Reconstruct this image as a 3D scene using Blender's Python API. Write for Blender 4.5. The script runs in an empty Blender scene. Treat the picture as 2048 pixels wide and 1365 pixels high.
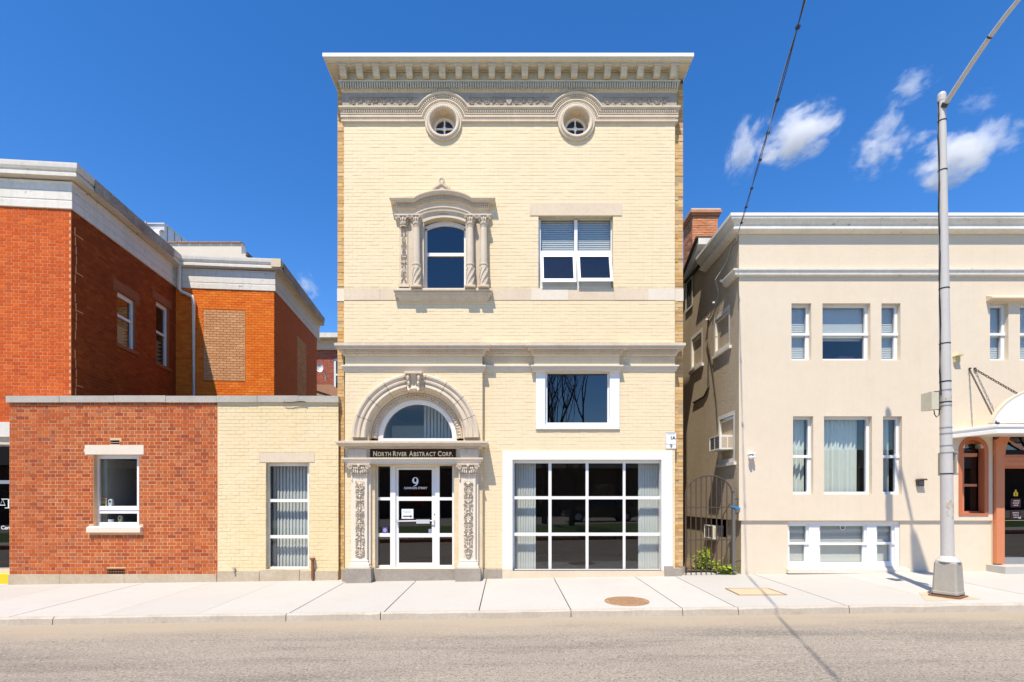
import bpy, math, random
from mathutils import Matrix, Vector
random.seed(7)
S = bpy.context.scene
COL = S.collection

# ------------------------------------------------------------------ camera, sky, sun, exposure
F, CX, CY, H, D = 1040.0, 1015.0, 1002.0, 1.48, 10.0     # lens in photo pixels, vanishing point, eye height, metres to the facade
cam = bpy.data.objects.new('camera', bpy.data.cameras.new('camera'))
COL.objects.link(cam); S.camera = cam
cam.location = (0, -D, H); cam.rotation_euler = (math.pi/2, 0, 0)
cam.data.sensor_width = 36; cam.data.lens = 36*F/2048
cam.data.shift_x = (1024-CX)/2048; cam.data.shift_y = (CY-682.5)/2048
cam.data.clip_end = 4000; cam.data.clip_start = .05

SUN = Vector((.185, .50, -1.0)).normalized()               # the way the light travels
EL = math.asin(-SUN.z); AZ = math.atan2(-SUN.x, -SUN.y)
W = bpy.data.worlds.new('World'); S.world = W; W.use_nodes = True
wn, wl = W.node_tree.nodes, W.node_tree.links
wn.clear()
sky = wn.new('ShaderNodeTexSky'); sky.sky_type = 'NISHITA'; sky.sun_disc = False
sky.sun_elevation = EL; sky.sun_rotation = AZ
sky.altitude = 800; sky.air_density = 1.0; sky.dust_density = .3; sky.ozone_density = 2.6
hs = wn.new('ShaderNodeHueSaturation'); hs.inputs['Saturation'].default_value = 1.33; hs.inputs['Value'].default_value = 1.03; hs.inputs['Hue'].default_value = .507
bg = wn.new('ShaderNodeBackground'); bg.inputs['Strength'].default_value = .145
wo = wn.new('ShaderNodeOutputWorld')
wl.new(sky.outputs[0], hs.inputs['Color']); wl.new(hs.outputs[0], bg.inputs[0]); wl.new(bg.outputs[0], wo.inputs[0])
sl = bpy.data.lights.new('sun', 'SUN'); sl.energy = 4.3; sl.angle = math.radians(.5); sl.color = (1, .905, .765)
so = bpy.data.objects.new('sun', sl); COL.objects.link(so)
so.location = (-10, -25, 50); so.rotation_euler = SUN.to_track_quat('-Z', 'Y').to_euler()
S.view_settings.view_transform = 'Standard'; S.view_settings.look = 'None'
S.view_settings.exposure = .60; S.view_settings.gamma = 1; S.view_settings.use_curve_mapping = False
S.render.engine = 'CYCLES'
cy = S.cycles
cy.max_bounces = 10; cy.diffuse_bounces = 4; cy.glossy_bounces = 4; cy.transparent_max_bounces = 24; cy.volume_bounces = 6
cy.caustics_reflective = False; cy.caustics_refractive = False

# ------------------------------------------------------------------ helpers
def X(px, y=0.): return (px-CX)*(D+y)/F
def Z(py, y=0.): return H+(CY-py)*(D+y)/F
def gz(x, y=0.):                     # pavement height: the street climbs to the right, the pavement falls to the kerb
    return .014*x + .02*min(0., y)
WM = {}
def thing(name, label, cat, loc=(0, 0, 0), rz=0., group=None, kind=None):
    o = bpy.data.objects.new(name, None); COL.objects.link(o)
    o.empty_display_size = .2
    o.location = loc; o.rotation_euler = (0, 0, rz)
    o['label'] = label; o['category'] = cat
    if group: o['group'] = group
    if kind: o['kind'] = kind
    WM[o] = Matrix.Translation(loc) @ Matrix.Rotation(rz, 4, 'Z')
    return o
def hit(B, axis, val, px, py):       # where the sight line through a photo pixel meets a wall plane of building B (building coordinates)
    m = WM[B].inverted()
    o = m @ Vector((0, -D, H)); d = m.to_3x3() @ Vector(((px-CX)/F, 1, (CY-py)/F))
    t = (val-o[axis])/d[axis]
    return o+d*t

class MB:
    def __init__(s): s.v = []; s.f = []
    def quad(s, a, b, c, d):
        n = len(s.v); s.v += [tuple(a), tuple(b), tuple(c), tuple(d)]; s.f.append((n, n+1, n+2, n+3)); return s
    def poly(s, pts):
        n = len(s.v); s.v += [tuple(p) for p in pts]; s.f.append(tuple(range(n, n+len(pts)))); return s
    def box(s, x0, x1, y0, y1, z0, z1):
        n = len(s.v)
        s.v += [(x, y, z) for z in (z0, z1) for y in (y0, y1) for x in (x0, x1)]
        s.f += [tuple(n+i for i in q) for q in ((0, 2, 3, 1), (4, 5, 7, 6), (0, 1, 5, 4), (2, 6, 7, 3), (0, 4, 6, 2), (1, 3, 7, 5))]
        return s
    def fbox(s, fr, u0, u1, v0, v1, w0, w1):      # a box in wall coordinates (along, up, out)
        n = len(s.v)
        s.v += [tuple(fr(u, v, w)) for v in (v0, v1) for w in (w1, w0) for u in (u0, u1)]
        s.f += [tuple(n+i for i in q) for q in ((0, 2, 3, 1), (4, 5, 7, 6), (0, 1, 5, 4), (2, 6, 7, 3), (0, 4, 6, 2), (1, 3, 7, 5))]
        return s
    def grid(s, rows, close=False):               # skin over rows of points
        n = len(s.v); m = len(rows[0])
        for r in rows: s.v += [tuple(p) for p in r]
        for i in range(len(rows)-1):
            for j in range(m if close else m-1):
                k = (j+1) % m
                s.f.append((n+i*m+j, n+i*m+k, n+(i+1)*m+k, n+(i+1)*m+j))
        return s
    def prism(s, pts2, fn0, fn1):                 # outline given twice (front, back) and joined
        a = [tuple(fn0(p)) for p in pts2]; b = [tuple(fn1(p)) for p in pts2]
        n = len(s.v); m = len(a); s.v += a+b
        s.f += [tuple(range(n, n+m)), tuple(range(n+2*m-1, n+m-1, -1))]
        for i in range(m):
            k = (i+1) % m; s.f.append((n+i, n+m+i, n+m+k, n+k))
        return s
    def tube(s, pts, r, n=8, caps=True):
        pts = [Vector(p) for p in pts]; rows = []
        up = Vector((0, 0, 1))
        for i, p in enumerate(pts):
            t = (pts[min(i+1, len(pts)-1)]-pts[max(i-1, 0)])
            if t.length < 1e-9: t = Vector((0, 0, 1))
            t.normalize()
            a = t.cross(up)
            if a.length < 1e-3: a = t.cross(Vector((0, 1, 0)))
            a.normalize(); b = a.cross(t)
            rr = r[i] if isinstance(r, (list, tuple)) else r
            rows.append([p+a*math.cos(2*math.pi*k/n)*rr+b*math.sin(2*math.pi*k/n)*rr for k in range(n)])
        s.grid(rows, True)
        if caps: s.poly(rows[0]); s.poly(rows[-1][::-1])
        return s
    def lathe(s, prof, c, n=16, a0=0., a1=2*math.pi):
        full = abs(a1-a0-2*math.pi) < 1e-6
        m = n if full else n+1
        rows = [[(c[0]+r*math.cos(a0+(a1-a0)*k/n), c[1]+r*math.sin(a0+(a1-a0)*k/n), c[2]+z) for k in range(m)] for r, z in prof]
        s.grid(rows, full); return s
    def ell(s, c, r, nu=8, nv=5):
        rows = []
        for j in range(nv+1):
            t = math.pi*j/nv; q = max(.02, math.sin(t))
            rows.append([(c[0]+r[0]*q*math.cos(2*math.pi*k/nu), c[1]+r[1]*q*math.sin(2*math.pi*k/nu), c[2]-r[2]*math.cos(t)) for k in range(nu)])
        s.grid(rows, True); return s
    def prof_x(s, prof, x0, x1, y=0., back=.12, l=True, r=True, kl=1., kr=1.):   # moulding (out, z) along x with returns at both ends
        rows = []
        lo = [(x0-(p*kl if l else 0), y-p, z) for p, z in prof]; ro = [(x1+(p*kr if r else 0), y-p, z) for p, z in prof]
        if l: rows.append([(a[0], y+back, a[2]) for a in lo])
        rows += [lo, ro]
        if r: rows.append([(a[0], y+back, a[2]) for a in ro])
        s.grid(rows)
        if not l: s.poly([(x0, y+back, prof[0][1])]+lo+[(x0, y+back, prof[-1][1])])
        if not r: s.poly([(x1, y+back, prof[0][1])]+ro+[(x1, y+back, prof[-1][1])])
        return s
    def arc(s, cx, cz, a0, a1, prof, n=24, caps=True):            # moulding (radius, y) swept round an arch
        rows = []
        for i in range(n+1):
            a = a0+(a1-a0)*i/n
            rows.append([(cx+r*math.cos(a), y, cz+r*math.sin(a)) for r, y in prof])
        s.grid(rows)
        if caps: s.poly(rows[0]); s.poly(rows[-1][::-1])
        return s
    def add(s, o):
        n = len(s.v); s.v += o.v; s.f += [tuple(n+i for i in q) for q in o.f]; return s
    def build(s, name, mat, parent=None, local=False, kind=None, smooth=False, label=None):
        me = bpy.data.meshes.new(name)
        v = s.v
        if parent is not None and not local:
            inv = WM[parent].inverted(); v = [tuple(inv @ Vector(p)) for p in v]
        me.from_pydata(v, [], s.f); me.update()
        if smooth:
            me.polygons.foreach_set('use_smooth', [True]*len(me.polygons))
        me.materials.append(mat)
        o = bpy.data.objects.new(name, me); COL.objects.link(o)
        if parent is not None:
            o.parent = parent; WM[o] = WM[parent]
        else: WM[o] = Matrix.Identity(4)
        if kind: o['kind'] = kind
        if label: o['label'] = label
        return o
def tag(o, label, cat, group=None, kind=None):
    if label: o['label'] = label
    if cat: o['category'] = cat
    if group: o['group'] = group
    if kind: o['kind'] = kind
    return o
def copy_tree(o, parent=None):
    c = o.copy(); COL.objects.link(c); c.parent = parent; WM[c] = WM[o]
    for ch in list(o.children): copy_tree(ch, c)
    return c
def shared(name, me, parent, loc, rot=(0, 0, 0), scl=(1, 1, 1)):
    o = bpy.data.objects.new(name, me); COL.objects.link(o)
    o.parent = parent; o.location = loc; o.rotation_euler = rot; o.scale = scl
    WM[o] = WM[parent]
    return o
def front(y): return lambda u, v, w: (u, y-w, v)

def lettering(text, size, fr, u, v, w, align='CENTER', bold=0., depth=.002, serif=0.):
    cu = bpy.data.curves.new('lettering', 'FONT'); cu.body = text; cu.size = size; cu.align_x = align
    cu.offset = bold; cu.resolution_u = 3
    o = bpy.data.objects.new('lettering', cu); COL.objects.link(o)
    dg = bpy.context.evaluated_depsgraph_get()
    me = bpy.data.meshes.new_from_object(o.evaluated_get(dg))
    b = MB()
    n = len(b.v); b.v = [tuple(fr(u+q.co.x, v+q.co.y, w)) for q in me.vertices]
    b.f = [tuple(p.vertices) for p in me.polygons]
    COL.objects.unlink(o); bpy.data.objects.remove(o); bpy.data.curves.remove(cu); bpy.data.meshes.remove(me)
    return b

# ------------------------------------------------------------------ materials
def mat(name, col, rough=.8, col2=None, nz=(3., .25), island=0., streak=0., chips=None, bump=None, metal=0., spec=.35, island_cols=None, grime=None):
    m = bpy.data.materials.new(name); m.use_nodes = True
    n, l = m.node_tree.nodes, m.node_tree.links
    b = n['Principled BSDF']
    b.inputs['Roughness'].default_value = rough; b.inputs['Metallic'].default_value = metal
    b.inputs['Specular IOR Level'].default_value = spec
    geo = n.new('ShaderNodeNewGeometry')
    def rgb(c):
        r = n.new('ShaderNodeRGB'); r.outputs[0].default_value = (*c, 1); return r.outputs[0]
    def mix(f, a, c, mode='MIX'):
        x = n.new('ShaderNodeMix'); x.data_type = 'RGBA'; x.blend_type = mode
        if isinstance(f, (int, float)): x.inputs[0].default_value = f
        else: l.new(f, x.inputs[0])
        l.new(a, x.inputs[6]); l.new(c, x.inputs[7]); return x.outputs[2]
    def noise(scale, detail=5., vec=None, rgh=.6):
        t = n.new('ShaderNodeTexNoise'); t.inputs['Scale'].default_value = scale; t.inputs['Detail'].default_value = detail
        t.inputs['Roughness'].default_value = rgh
        l.new(vec if vec is not None else geo.outputs['Position'], t.inputs['Vector']); return t.outputs['Fac']
    def ramp(f, a, c):
        r = n.new('ShaderNodeMapRange'); r.inputs['From Min'].default_value = a; r.inputs['From Max'].default_value = c
        r.clamp = True; l.new(f, r.inputs['Value']); return r.outputs[0]
    def scaled(f, k):
        x = n.new('ShaderNodeMath'); x.operation = 'MULTIPLY'; l.new(f, x.inputs[0]); x.inputs[1].default_value = k; return x.outputs[0]
    c = rgb(col)
    if island_cols or island:
        oi = n.new('ShaderNodeObjectInfo')
        ad = n.new('ShaderNodeMath'); ad.operation = 'ADD'; l.new(oi.outputs['Random'], ad.inputs[0]); l.new(geo.outputs['Random Per Island'], ad.inputs[1])
        fr = n.new('ShaderNodeMath'); fr.operation = 'FRACT'; l.new(ad.outputs[0], fr.inputs[0])
        if island_cols:
            cr = n.new('ShaderNodeValToRGB'); cr.color_ramp.interpolation = 'LINEAR'
            e = cr.color_ramp.elements
            while len(e) < len(island_cols): e.new(.5)
            for i, q in enumerate(island_cols): e[i].position = i/(len(island_cols)-1); e[i].color = (*q, 1)
            l.new(fr.outputs[0], cr.inputs[0]); c = cr.outputs[0]
        if island:
            c = mix(scaled(fr.outputs[0], island), c, rgb([q*.35 for q in col]))
    c2 = col2 if col2 else [q*.55 for q in col]
    c = mix(scaled(ramp(noise(nz[0]), .35, .75), nz[1]), c, rgb(c2))
    c = mix(scaled(ramp(noise(nz[0]*9, 3), .4, .7), nz[1]*.6), c, rgb(c2))
    if streak:
        mp = n.new('ShaderNodeMapping'); mp.inputs['Scale'].default_value = (9, 9, .5); l.new(geo.outputs['Position'], mp.inputs['Vector'])
        c = mix(scaled(ramp(noise(1.3, 5, mp.outputs[0]), .5, .8), streak), c, rgb([q*.45 for q in col]))
    if grime:                       # (scale, threshold, colour, amount)
        c = mix(scaled(ramp(noise(grime[0], 8, None, .7), grime[1], grime[1]+.14), grime[3]), c, rgb(grime[2]))
    if chips:                       # (scale, threshold, colour)
        mp = n.new('ShaderNodeMapping'); mp.inputs['Scale'].default_value = (1, 1, 2.2); l.new(geo.outputs['Position'], mp.inputs['Vector'])
        c = mix(ramp(noise(chips[0], 9, mp.outputs[0], .75), chips[1], chips[1]+.05), c, rgb(chips[2]))
    l.new(c, b.inputs['Base Color'])
    if bump:
        bp = n.new('ShaderNodeBump'); bp.inputs['Strength'].default_value = bump[1]; bp.inputs['Distance'].default_value = bump[2] if len(bump) > 2 else .01
        l.new(noise(bump[0], 4), bp.inputs['Height']); l.new(bp.outputs[0], b.inputs['Normal'])
    return m

M = {}
M['cream'] = mat('cream_painted_brick', (.80, .66, .43), .62, (.74, .58, .35), (.55, .38), island=.03, streak=.14, bump=(60, .25, .004))
M['cream_mortar'] = mat('cream_painted_mortar', (.78, .64, .415), .8, (.50, .39, .24), (1.9, .7), bump=(60, .2, .004))
M['annex_cream'] = mat('yellowed_cream_paint', (.79, .66, .42), .62, (.72, .54, .26), (.75, .55), island=.04, streak=.15, chips=(2.4, .735, (.32, .19, .11)), bump=(60, .25, .004))
M['annex_mortar'] = mat('yellowed_mortar', (.76, .64, .40), .8, (.42, .31, .16), (2.0, .8))
M['yellow_brick'] = mat('raw_yellow_brick', (.60, .36, .13), .8, (.34, .2, .09), (4, .3), island_cols=[(.66, .42, .15), (.70, .47, .20), (.56, .31, .10), (.74, .52, .26), (.45, .27, .12)], bump=(70, .3, .004))
M['yellow_mortar'] = mat('tan_mortar', (.50, .36, .19), .9, (.2, .14, .08), (5, .4))
M['terracotta'] = mat('weathered_terracotta', (.68, .585, .455), .75, (.47, .37, .26), (3.2, .45), streak=.25, grime=(1.7, .60, (.20, .16, .125), .45), bump=(45, .3, .006))
M['limestone'] = mat('buff_limestone', (.705, .585, .43), .8, (.52, .42, .29), (1.6, .4), bump=(50, .25, .004))
M['limestone_light'] = mat('pale_limestone', (.74, .66, .54), .8, (.6, .5, .38), (1.6, .3), bump=(50, .25, .004))
M['frieze'] = mat('grey_terracotta', (.42, .365, .30), .8, (.27, .23, .19), (3, .55), streak=.25, bump=(40, .35, .006))
M['cornice'] = mat('rust_stained_cornice_paint', (.66, .60, .47), .7, (.50, .42, .28), (2.2, .5), streak=.3, chips=(3.1, .61, (.34, .20, .08)), bump=(40, .2, .005))
M['white'] = mat('white_paint', (.80, .79, .76), .45, (.7, .68, .62), (1.5, .18), spec=.5)
M['white_trim'] = mat('aged_white_paint', (.76, .72, .64), .6, (.50, .45, .36), (1.6, .4), streak=.25, chips=(4.2, .615, (.20, .16, .12)))
M['eave_paint'] = mat('peeling_eave_paint', (.66, .60, .50), .7, (.48, .41, .31), (1.3, .45), streak=.2, chips=(3.4, .60, (.15, .11, .08)))
M['gutter_dirt'] = mat('stained_gutter', (.50, .43, .33), .7, (.16, .12, .09), (2.2, .8), chips=(4.5, .66, (.08, .06, .05)))
M['vinyl'] = mat('white_vinyl', (.79, .80, .80), .4, (.7, .7, .7), (2, .12), spec=.5)
RED = [(.50, .112, .028), (.44, .090, .022), (.55, .140, .036), (.31, .064, .027), (.49, .12, .034), (.54, .17, .062), (.38, .105, .045)]
M['red_brick'] = mat('red_brick', RED[0], .85, (.26, .07, .035), (3.5, .35), island_cols=RED, spec=.1, grime=(1.4, .64, (.50, .36, .27), .22), bump=(70, .35, .004))
M['red_mortar'] = mat('pale_mortar', (.74, .47, .25), .95, (.58, .36, .20), (2, .55))
RED2 = [(.62, .112, .020), (.55, .092, .017), (.68, .145, .028), (.50, .09, .022), (.64, .125, .022)]
M['tall_brick'] = mat('orange_red_brick', RED2[0], .85, (.40, .06, .016), (2.2, .35), island_cols=RED2, spec=.1, bump=(70, .35, .004))
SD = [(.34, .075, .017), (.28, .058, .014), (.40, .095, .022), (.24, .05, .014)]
M['side_brick'] = mat('shade_darkened_common_brick', SD[0], .9, (.20, .04, .012), (1.2, .6), island_cols=SD, spec=.1, bump=(70, .35, .004))  # common brick, its colour darkened to deepen the shade on the side wall
M['side_mortar'] = mat('shade_darkened_mortar', (.34, .12, .05), .95, (.2, .06, .03), (2, .5))  # mortar darkened with the side brick, shade put into the colour
M['wing_side_brick'] = mat('shade_deepened_orange_brick', (.56, .135, .012), .8, (.44, .09, .01), (1.5, .4), island=.15)  # same orange paint as the wing front, deepened here for the shaded side
M['tall_mortar'] = mat('orange_mortar', (.74, .33, .16), .95, (.60, .22, .09), (3, .4))
RED3 = [(.82, .21, .022), (.76, .168, .017), (.84, .255, .034), (.70, .14, .015)]
M['wing_brick'] = mat('painted_orange_brick', RED3[0], .7, (.54, .10, .016), (1.5, .4), island_cols=RED3, spec=.12, bump=(70, .35, .004))
M['wing_mortar'] = mat('orange_painted_mortar', (.46, .115, .014), .9, (.36, .075, .012), (3, .4))
M['patch_brick'] = mat('tan_infill_brick', (.48, .22, .10), .85, (.3, .13, .06), (3, .3), island_cols=[(.66, .36, .17), (.58, .29, .13), (.72, .42, .21)], bump=(70, .3, .004))
M['patch_mortar'] = mat('tan_infill_mortar', (.42, .24, .13), .95)
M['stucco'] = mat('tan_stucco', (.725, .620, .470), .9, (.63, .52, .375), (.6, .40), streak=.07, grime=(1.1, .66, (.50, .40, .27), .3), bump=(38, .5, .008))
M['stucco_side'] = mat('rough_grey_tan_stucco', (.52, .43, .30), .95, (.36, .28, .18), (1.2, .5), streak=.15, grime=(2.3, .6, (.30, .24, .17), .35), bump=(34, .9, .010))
M['concrete'] = mat('pale_concrete', (.50, .485, .445), .9, (.435, .41, .36), (.8, .5), island=.14, grime=(1.3, .60, (.38, .34, .28), .35), chips=(7., .775, (.20, .185, .165)), bump=(120, .25, .003))
M['kerb'] = mat('dirty_kerb_concrete', (.52, .47, .39), .9, (.36, .30, .22), (2.2, .6), grime=(3.3, .58, (.25, .20, .14), .5), bump=(60, .4, .006))
M['base_stone'] = mat('stained_base_concrete', (.54, .46, .34), .9, (.36, .27, .16), (1.7, .6), grime=(2.5, .6, (.28, .2, .12), .4), bump=(50, .4, .006))
M['grey_stone'] = mat('grey_bluestone', (.37, .325, .265), .85, (.22, .19, .16), (2.4, .6), bump=(30, .5, .01))
M['coping'] = mat('grey_coping_stone', (.47, .44, .38), .9, (.30, .27, .22), (2.2, .5), grime=(1.5, .6, (.22, .19, .15), .5), bump=(40, .4, .006))
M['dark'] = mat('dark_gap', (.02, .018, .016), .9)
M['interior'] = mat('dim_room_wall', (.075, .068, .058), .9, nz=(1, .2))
M['interior_light'] = mat('pale_room_wall', (.52, .49, .42), .9, nz=(1, .2))
M['blind'] = mat('grey_white_blind', (.70, .70, .67), .6, nz=(2, .1))
M['shade'] = mat('pale_roller_shade', (.74, .71, .63), .8, nz=(2, .12))
M['blind_white'] = mat('white_blind', (.78, .78, .75), .6, nz=(2, .1))
M['hall_brick'] = mat('dark_brown_brick', (.13, .080, .058), .9, (.08, .05, .04), (1, .4))
M['curtain'] = mat('pale_patterned_curtain', (.74, .77, .72), .9, (.66, .71, .66), (6, .3))
M['cast_base'] = mat('tan_grey_cast_iron_paint', (.40, .37, .31), .6, (.30, .27, .22), (3, .5), streak=.2, chips=(6., .70, (.55, .5, .42)), bump=(40, .3, .004))
M['metal_grey'] = mat('galvanised_pole_paint', (.56, .535, .495), .45, (.45, .42, .38), (2.5, .35), streak=.2, grime=(3, .66, (.28, .22, .16), .35), spec=.5)
M['steel'] = mat('dull_steel', (.42, .42, .42), .5, metal=.6)
M['iron'] = mat('dark_weathered_iron', (.06, .05, .043), .7, (.12, .07, .04), (8, .5))
M['black'] = mat('black_rubber', (.018, .018, .02), .5)
M['rust'] = mat('rusty_iron', (.30, .13, .055), .9, (.12, .055, .03), (9, .7), bump=(60, .5, .006))
M['manhole'] = mat('rusty_orange_manhole', (.42, .27, .15), .9, (.24, .13, .06), (14, .7), bump=(70, .5, .006))
M['orange'] = mat('orange_painted_wood', (.52, .155, .06), .5, (.42, .11, .04), (2, .3), streak=.1, spec=.5)
M['orange_door'] = mat('salmon_painted_wood', (.60, .215, .095), .55, (.5, .16, .06), (2, .25), spec=.5)
M['sign_brown'] = mat('dark_brown_sign', (.050, .018, .010), .6, nz=(2, .2), spec=.12)
M['gold'] = mat('gold_leaf_lettering', (.86, .72, .42), .45, (.8, .62, .3), (20, .3))
M['paper'] = mat('white_paper', (.74, .78, .80), .8, nz=(4, .08))
M['ink'] = mat('dark_print', (.03, .03, .035), .7)
M['grey_ink'] = mat('pale_print', (.42, .44, .45), .7)
M['purple'] = mat('purple_sticker', (.10, .07, .34), .5)
M['red_plate'] = mat('dark_red_notice', (.11, .022, .018), .5)
M['yellow'] = mat('yellow_paint', (.80, .58, .02), .6, (.6, .42, .03), (3, .4))
M['blue'] = mat('blue_tape', (.02, .22, .50), .5)
M['ac_white'] = mat('off_white_plastic', (.72, .70, .63), .5, (.55, .52, .45), (3, .35))
M['foliage'] = mat('bright_weed_leaves', (.36, .47, .028), .6, (.2, .33, .02), (6, .4), island_cols=[(.42, .52, .03), (.30, .42, .025), (.50, .56, .05), (.18, .30, .02)])
M['soil'] = mat('bare_soil', (.20, .14, .085), .95, (.1, .07, .04), (8, .6), bump=(20, .8, .02))
M['roofing'] = mat('black_tar_roofing', (.05, .048, .046), .9)  # near black to cut light bounced up from the unseen annex roof
M['grass'] = mat('lawn_grass', (.07, .12, .02), .9, (.1, .13, .03), (3, .5), bump=(60, .8, .03))
M['bark'] = mat('grey_brown_bark', (.10, .075, .055), .95, (.05, .04, .03), (8, .5))
M['car_paint'] = mat('black_car_paint', (.012, .014, .022), .12, nz=(1, .05), spec=.8)
M['tile'] = mat('clay_coping_tile', (.44, .24, .16), .8, (.3, .16, .1), (4, .4))
M['silver'] = mat('pale_sheet_metal', (.62, .62, .62), .45, (.5, .5, .5), (2, .2), metal=.3)
M['far_brick'] = mat('far_dark_red_brick', (.36, .085, .055), .9, (.2, .05, .03), (4, .4), island_cols=[(.40, .10, .06), (.30, .07, .05), (.46, .14, .09)])
M['chim_brick'] = mat('weathered_orange_brick', (.52, .17, .06), .9, (.6, .38, .24), (5, .5), island_cols=[(.66, .20, .055), (.56, .15, .045), (.70, .29, .13), (.42, .12, .045)], bump=(40, .5, .01))

def glass_mat(name, tint, k, rough=0.):
    m = bpy.data.materials.new(name); m.use_nodes = True
    n, l = m.node_tree.nodes, m.node_tree.links; n.clear()
    o = n.new('ShaderNodeOutputMaterial'); mx = n.new('ShaderNodeMixShader')
    t = n.new('ShaderNodeBsdfTransparent'); t.inputs[0].default_value = (*tint, 1)
    g = n.new('ShaderNodeBsdfGlossy'); g.inputs['Roughness'].default_value = rough; g.inputs['Color'].default_value = (1, 1, 1, 1)
    lw = n.new('ShaderNodeLayerWeight'); lw.inputs['Blend'].default_value = .5
    pw = n.new('ShaderNodeMath'); pw.operation = 'POWER'; l.new(lw.outputs['Facing'], pw.inputs[0]); pw.inputs[1].default_value = 5
    fr = n.new('ShaderNodeMath'); fr.operation = 'MULTIPLY_ADD'; l.new(pw.outputs[0], fr.inputs[0]); fr.inputs[1].default_value = .95; fr.inputs[2].default_value = .042
    mu = n.new('ShaderNodeMath'); mu.operation = 'MULTIPLY'; mu.inputs[1].default_value = k; mu.use_clamp = True
    l.new(fr.outputs[0], mu.inputs[0]); l.new(mu.outputs[0], mx.inputs[0]); l.new(t.outputs[0], mx.inputs[1]); l.new(g.outputs[0], mx.inputs[2])
    l.new(mx.outputs[0], o.inputs[0]); return m
M['glass'] = glass_mat('window_glass', (.93, .95, .945), 1.15)
M['glass_clear'] = glass_mat('clear_glass', (.95, .96, .95), .6)
M['glass_dark'] = glass_mat('dark_tinted_glass', (.30, .32, .34), 2.2)

# road: worn asphalt, grain, tyre-worn bands and a dusty gutter
def road_mat():
    m = bpy.data.materials.new('worn_asphalt'); m.use_nodes = True
    n, l = m.node_tree.nodes, m.node_tree.links; b = n['Principled BSDF']
    b.inputs['Roughness'].default_value = .92; b.inputs['Specular IOR Level'].default_value = .25
    geo = n.new('ShaderNodeNewGeometry')
    def noise(scale, d, vs=None, r=.6):
        t = n.new('ShaderNodeTexNoise'); t.inputs['Scale'].default_value = scale; t.inputs['Detail'].default_value = d; t.inputs['Roughness'].default_value = r
        v = geo.outputs['Position']
        if vs:
            mp = n.new('ShaderNodeMapping'); mp.inputs['Scale'].default_value = vs; l.new(v, mp.inputs['Vector']); v = mp.outputs[0]
        l.new(v, t.inputs['Vector']); return t.outputs['Fac']
    def mr(f, a, c, lo=0., hi=1.):
        r = n.new('ShaderNodeMapRange'); r.inputs[1].default_value = a; r.inputs[2].default_value = c; r.inputs[3].default_value = lo; r.inputs[4].default_value = hi
        l.new(f, r.inputs[0]); return r.outputs[0]
    def mix(f, a, c):
        x = n.new('ShaderNodeMix'); x.data_type = 'RGBA'; l.new(f, x.inputs[0])
        for i, q in ((6, a), (7, c)):
            if isinstance(q, tuple): x.inputs[i].default_value = (*q, 1)
            else: l.new(q, x.inputs[i])
        return x.outputs[2]
    c = mix(mr(noise(.6, 5, (.35, 1.6, 1)), .35, .68), (.275, .238, .194), (.345, .298, .240))
    c = mix(mr(noise(1.6, 6, (.28, 2.0, 1)), .48, .70, 0, .7), c, (.170, .150, .128))
    c = mix(mr(noise(36, 3, None, .85), .50, .62, 0, .70), c, (.46, .41, .335))
    c = mix(mr(noise(44, 2, None, .85), .53, .64, 0, .75), c, (.08, .072, .063))
    c = mix(mr(noise(1.7, 9, (.5, 3.5, 1), .8), .735, .75), c, (.62, .60, .55))          # worn flecks of old line paint
    sp = n.new('ShaderNodeSeparateXYZ'); l.new(geo.outputs['Position'], sp.inputs[0])
    ad = n.new('ShaderNodeMath'); ad.operation = 'MULTIPLY_ADD'; l.new(noise(1.1, 6, (.5, 1.5, 1)), ad.inputs[0]); ad.inputs[1].default_value = 1.3; l.new(sp.outputs[1], ad.inputs[2])
    c = mix(mr(ad.outputs[0], -3.05, -2.35, 0, .85), c, (.40, .335, .245))              # sand washed into the gutter
    l.new(c, b.inputs['Base Color'])
    bp = n.new('ShaderNodeBump'); bp.inputs['Strength'].default_value = .7; bp.inputs['Distance'].default_value = .012
    l.new(noise(75, 3, None, .8), bp.inputs['Height']); l.new(bp.outputs[0], b.inputs['Normal'])
    return m
M['road'] = road_mat()

# ------------------------------------------------------------------ walls, bricks, windows
def panel(fr, u0, u1, v0, v1, holes, w=0., rd=.15):     # a sheet with rectangular holes and the reveals of those holes
    b = MB()
    us = sorted({u0, u1, *[min(max(q, u0), u1) for h in holes for q in h[:2]]})
    vs = sorted({v0, v1, *[min(max(q, v0), v1) for h in holes for q in h[2:4]]})
    for i in range(len(us)-1):
        for j in range(len(vs)-1):
            a, c = (us[i]+us[i+1])/2, (vs[j]+vs[j+1])/2
            if any(h[0] < a < h[1] and h[2] < c < h[3] for h in holes): continue
            b.quad(fr(us[i], vs[j], w), fr(us[i+1], vs[j], w), fr(us[i+1], vs[j+1], w), fr(us[i], vs[j+1], w))
    for h in holes:
        a, c, e, g = h[:4]; z = w-rd
        b.quad(fr(a, e, w), fr(a, g, w), fr(a, g, z), fr(a, e, z)); b.quad(fr(c, g, w), fr(c, e, w), fr(c, e, z), fr(c, g, z))
        b.quad(fr(a, g, w), fr(c, g, w), fr(c, g, z), fr(a, g, z)); b.quad(fr(c, e, w), fr(a, e, w), fr(a, e, z), fr(c, e, z))
    return b

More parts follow.
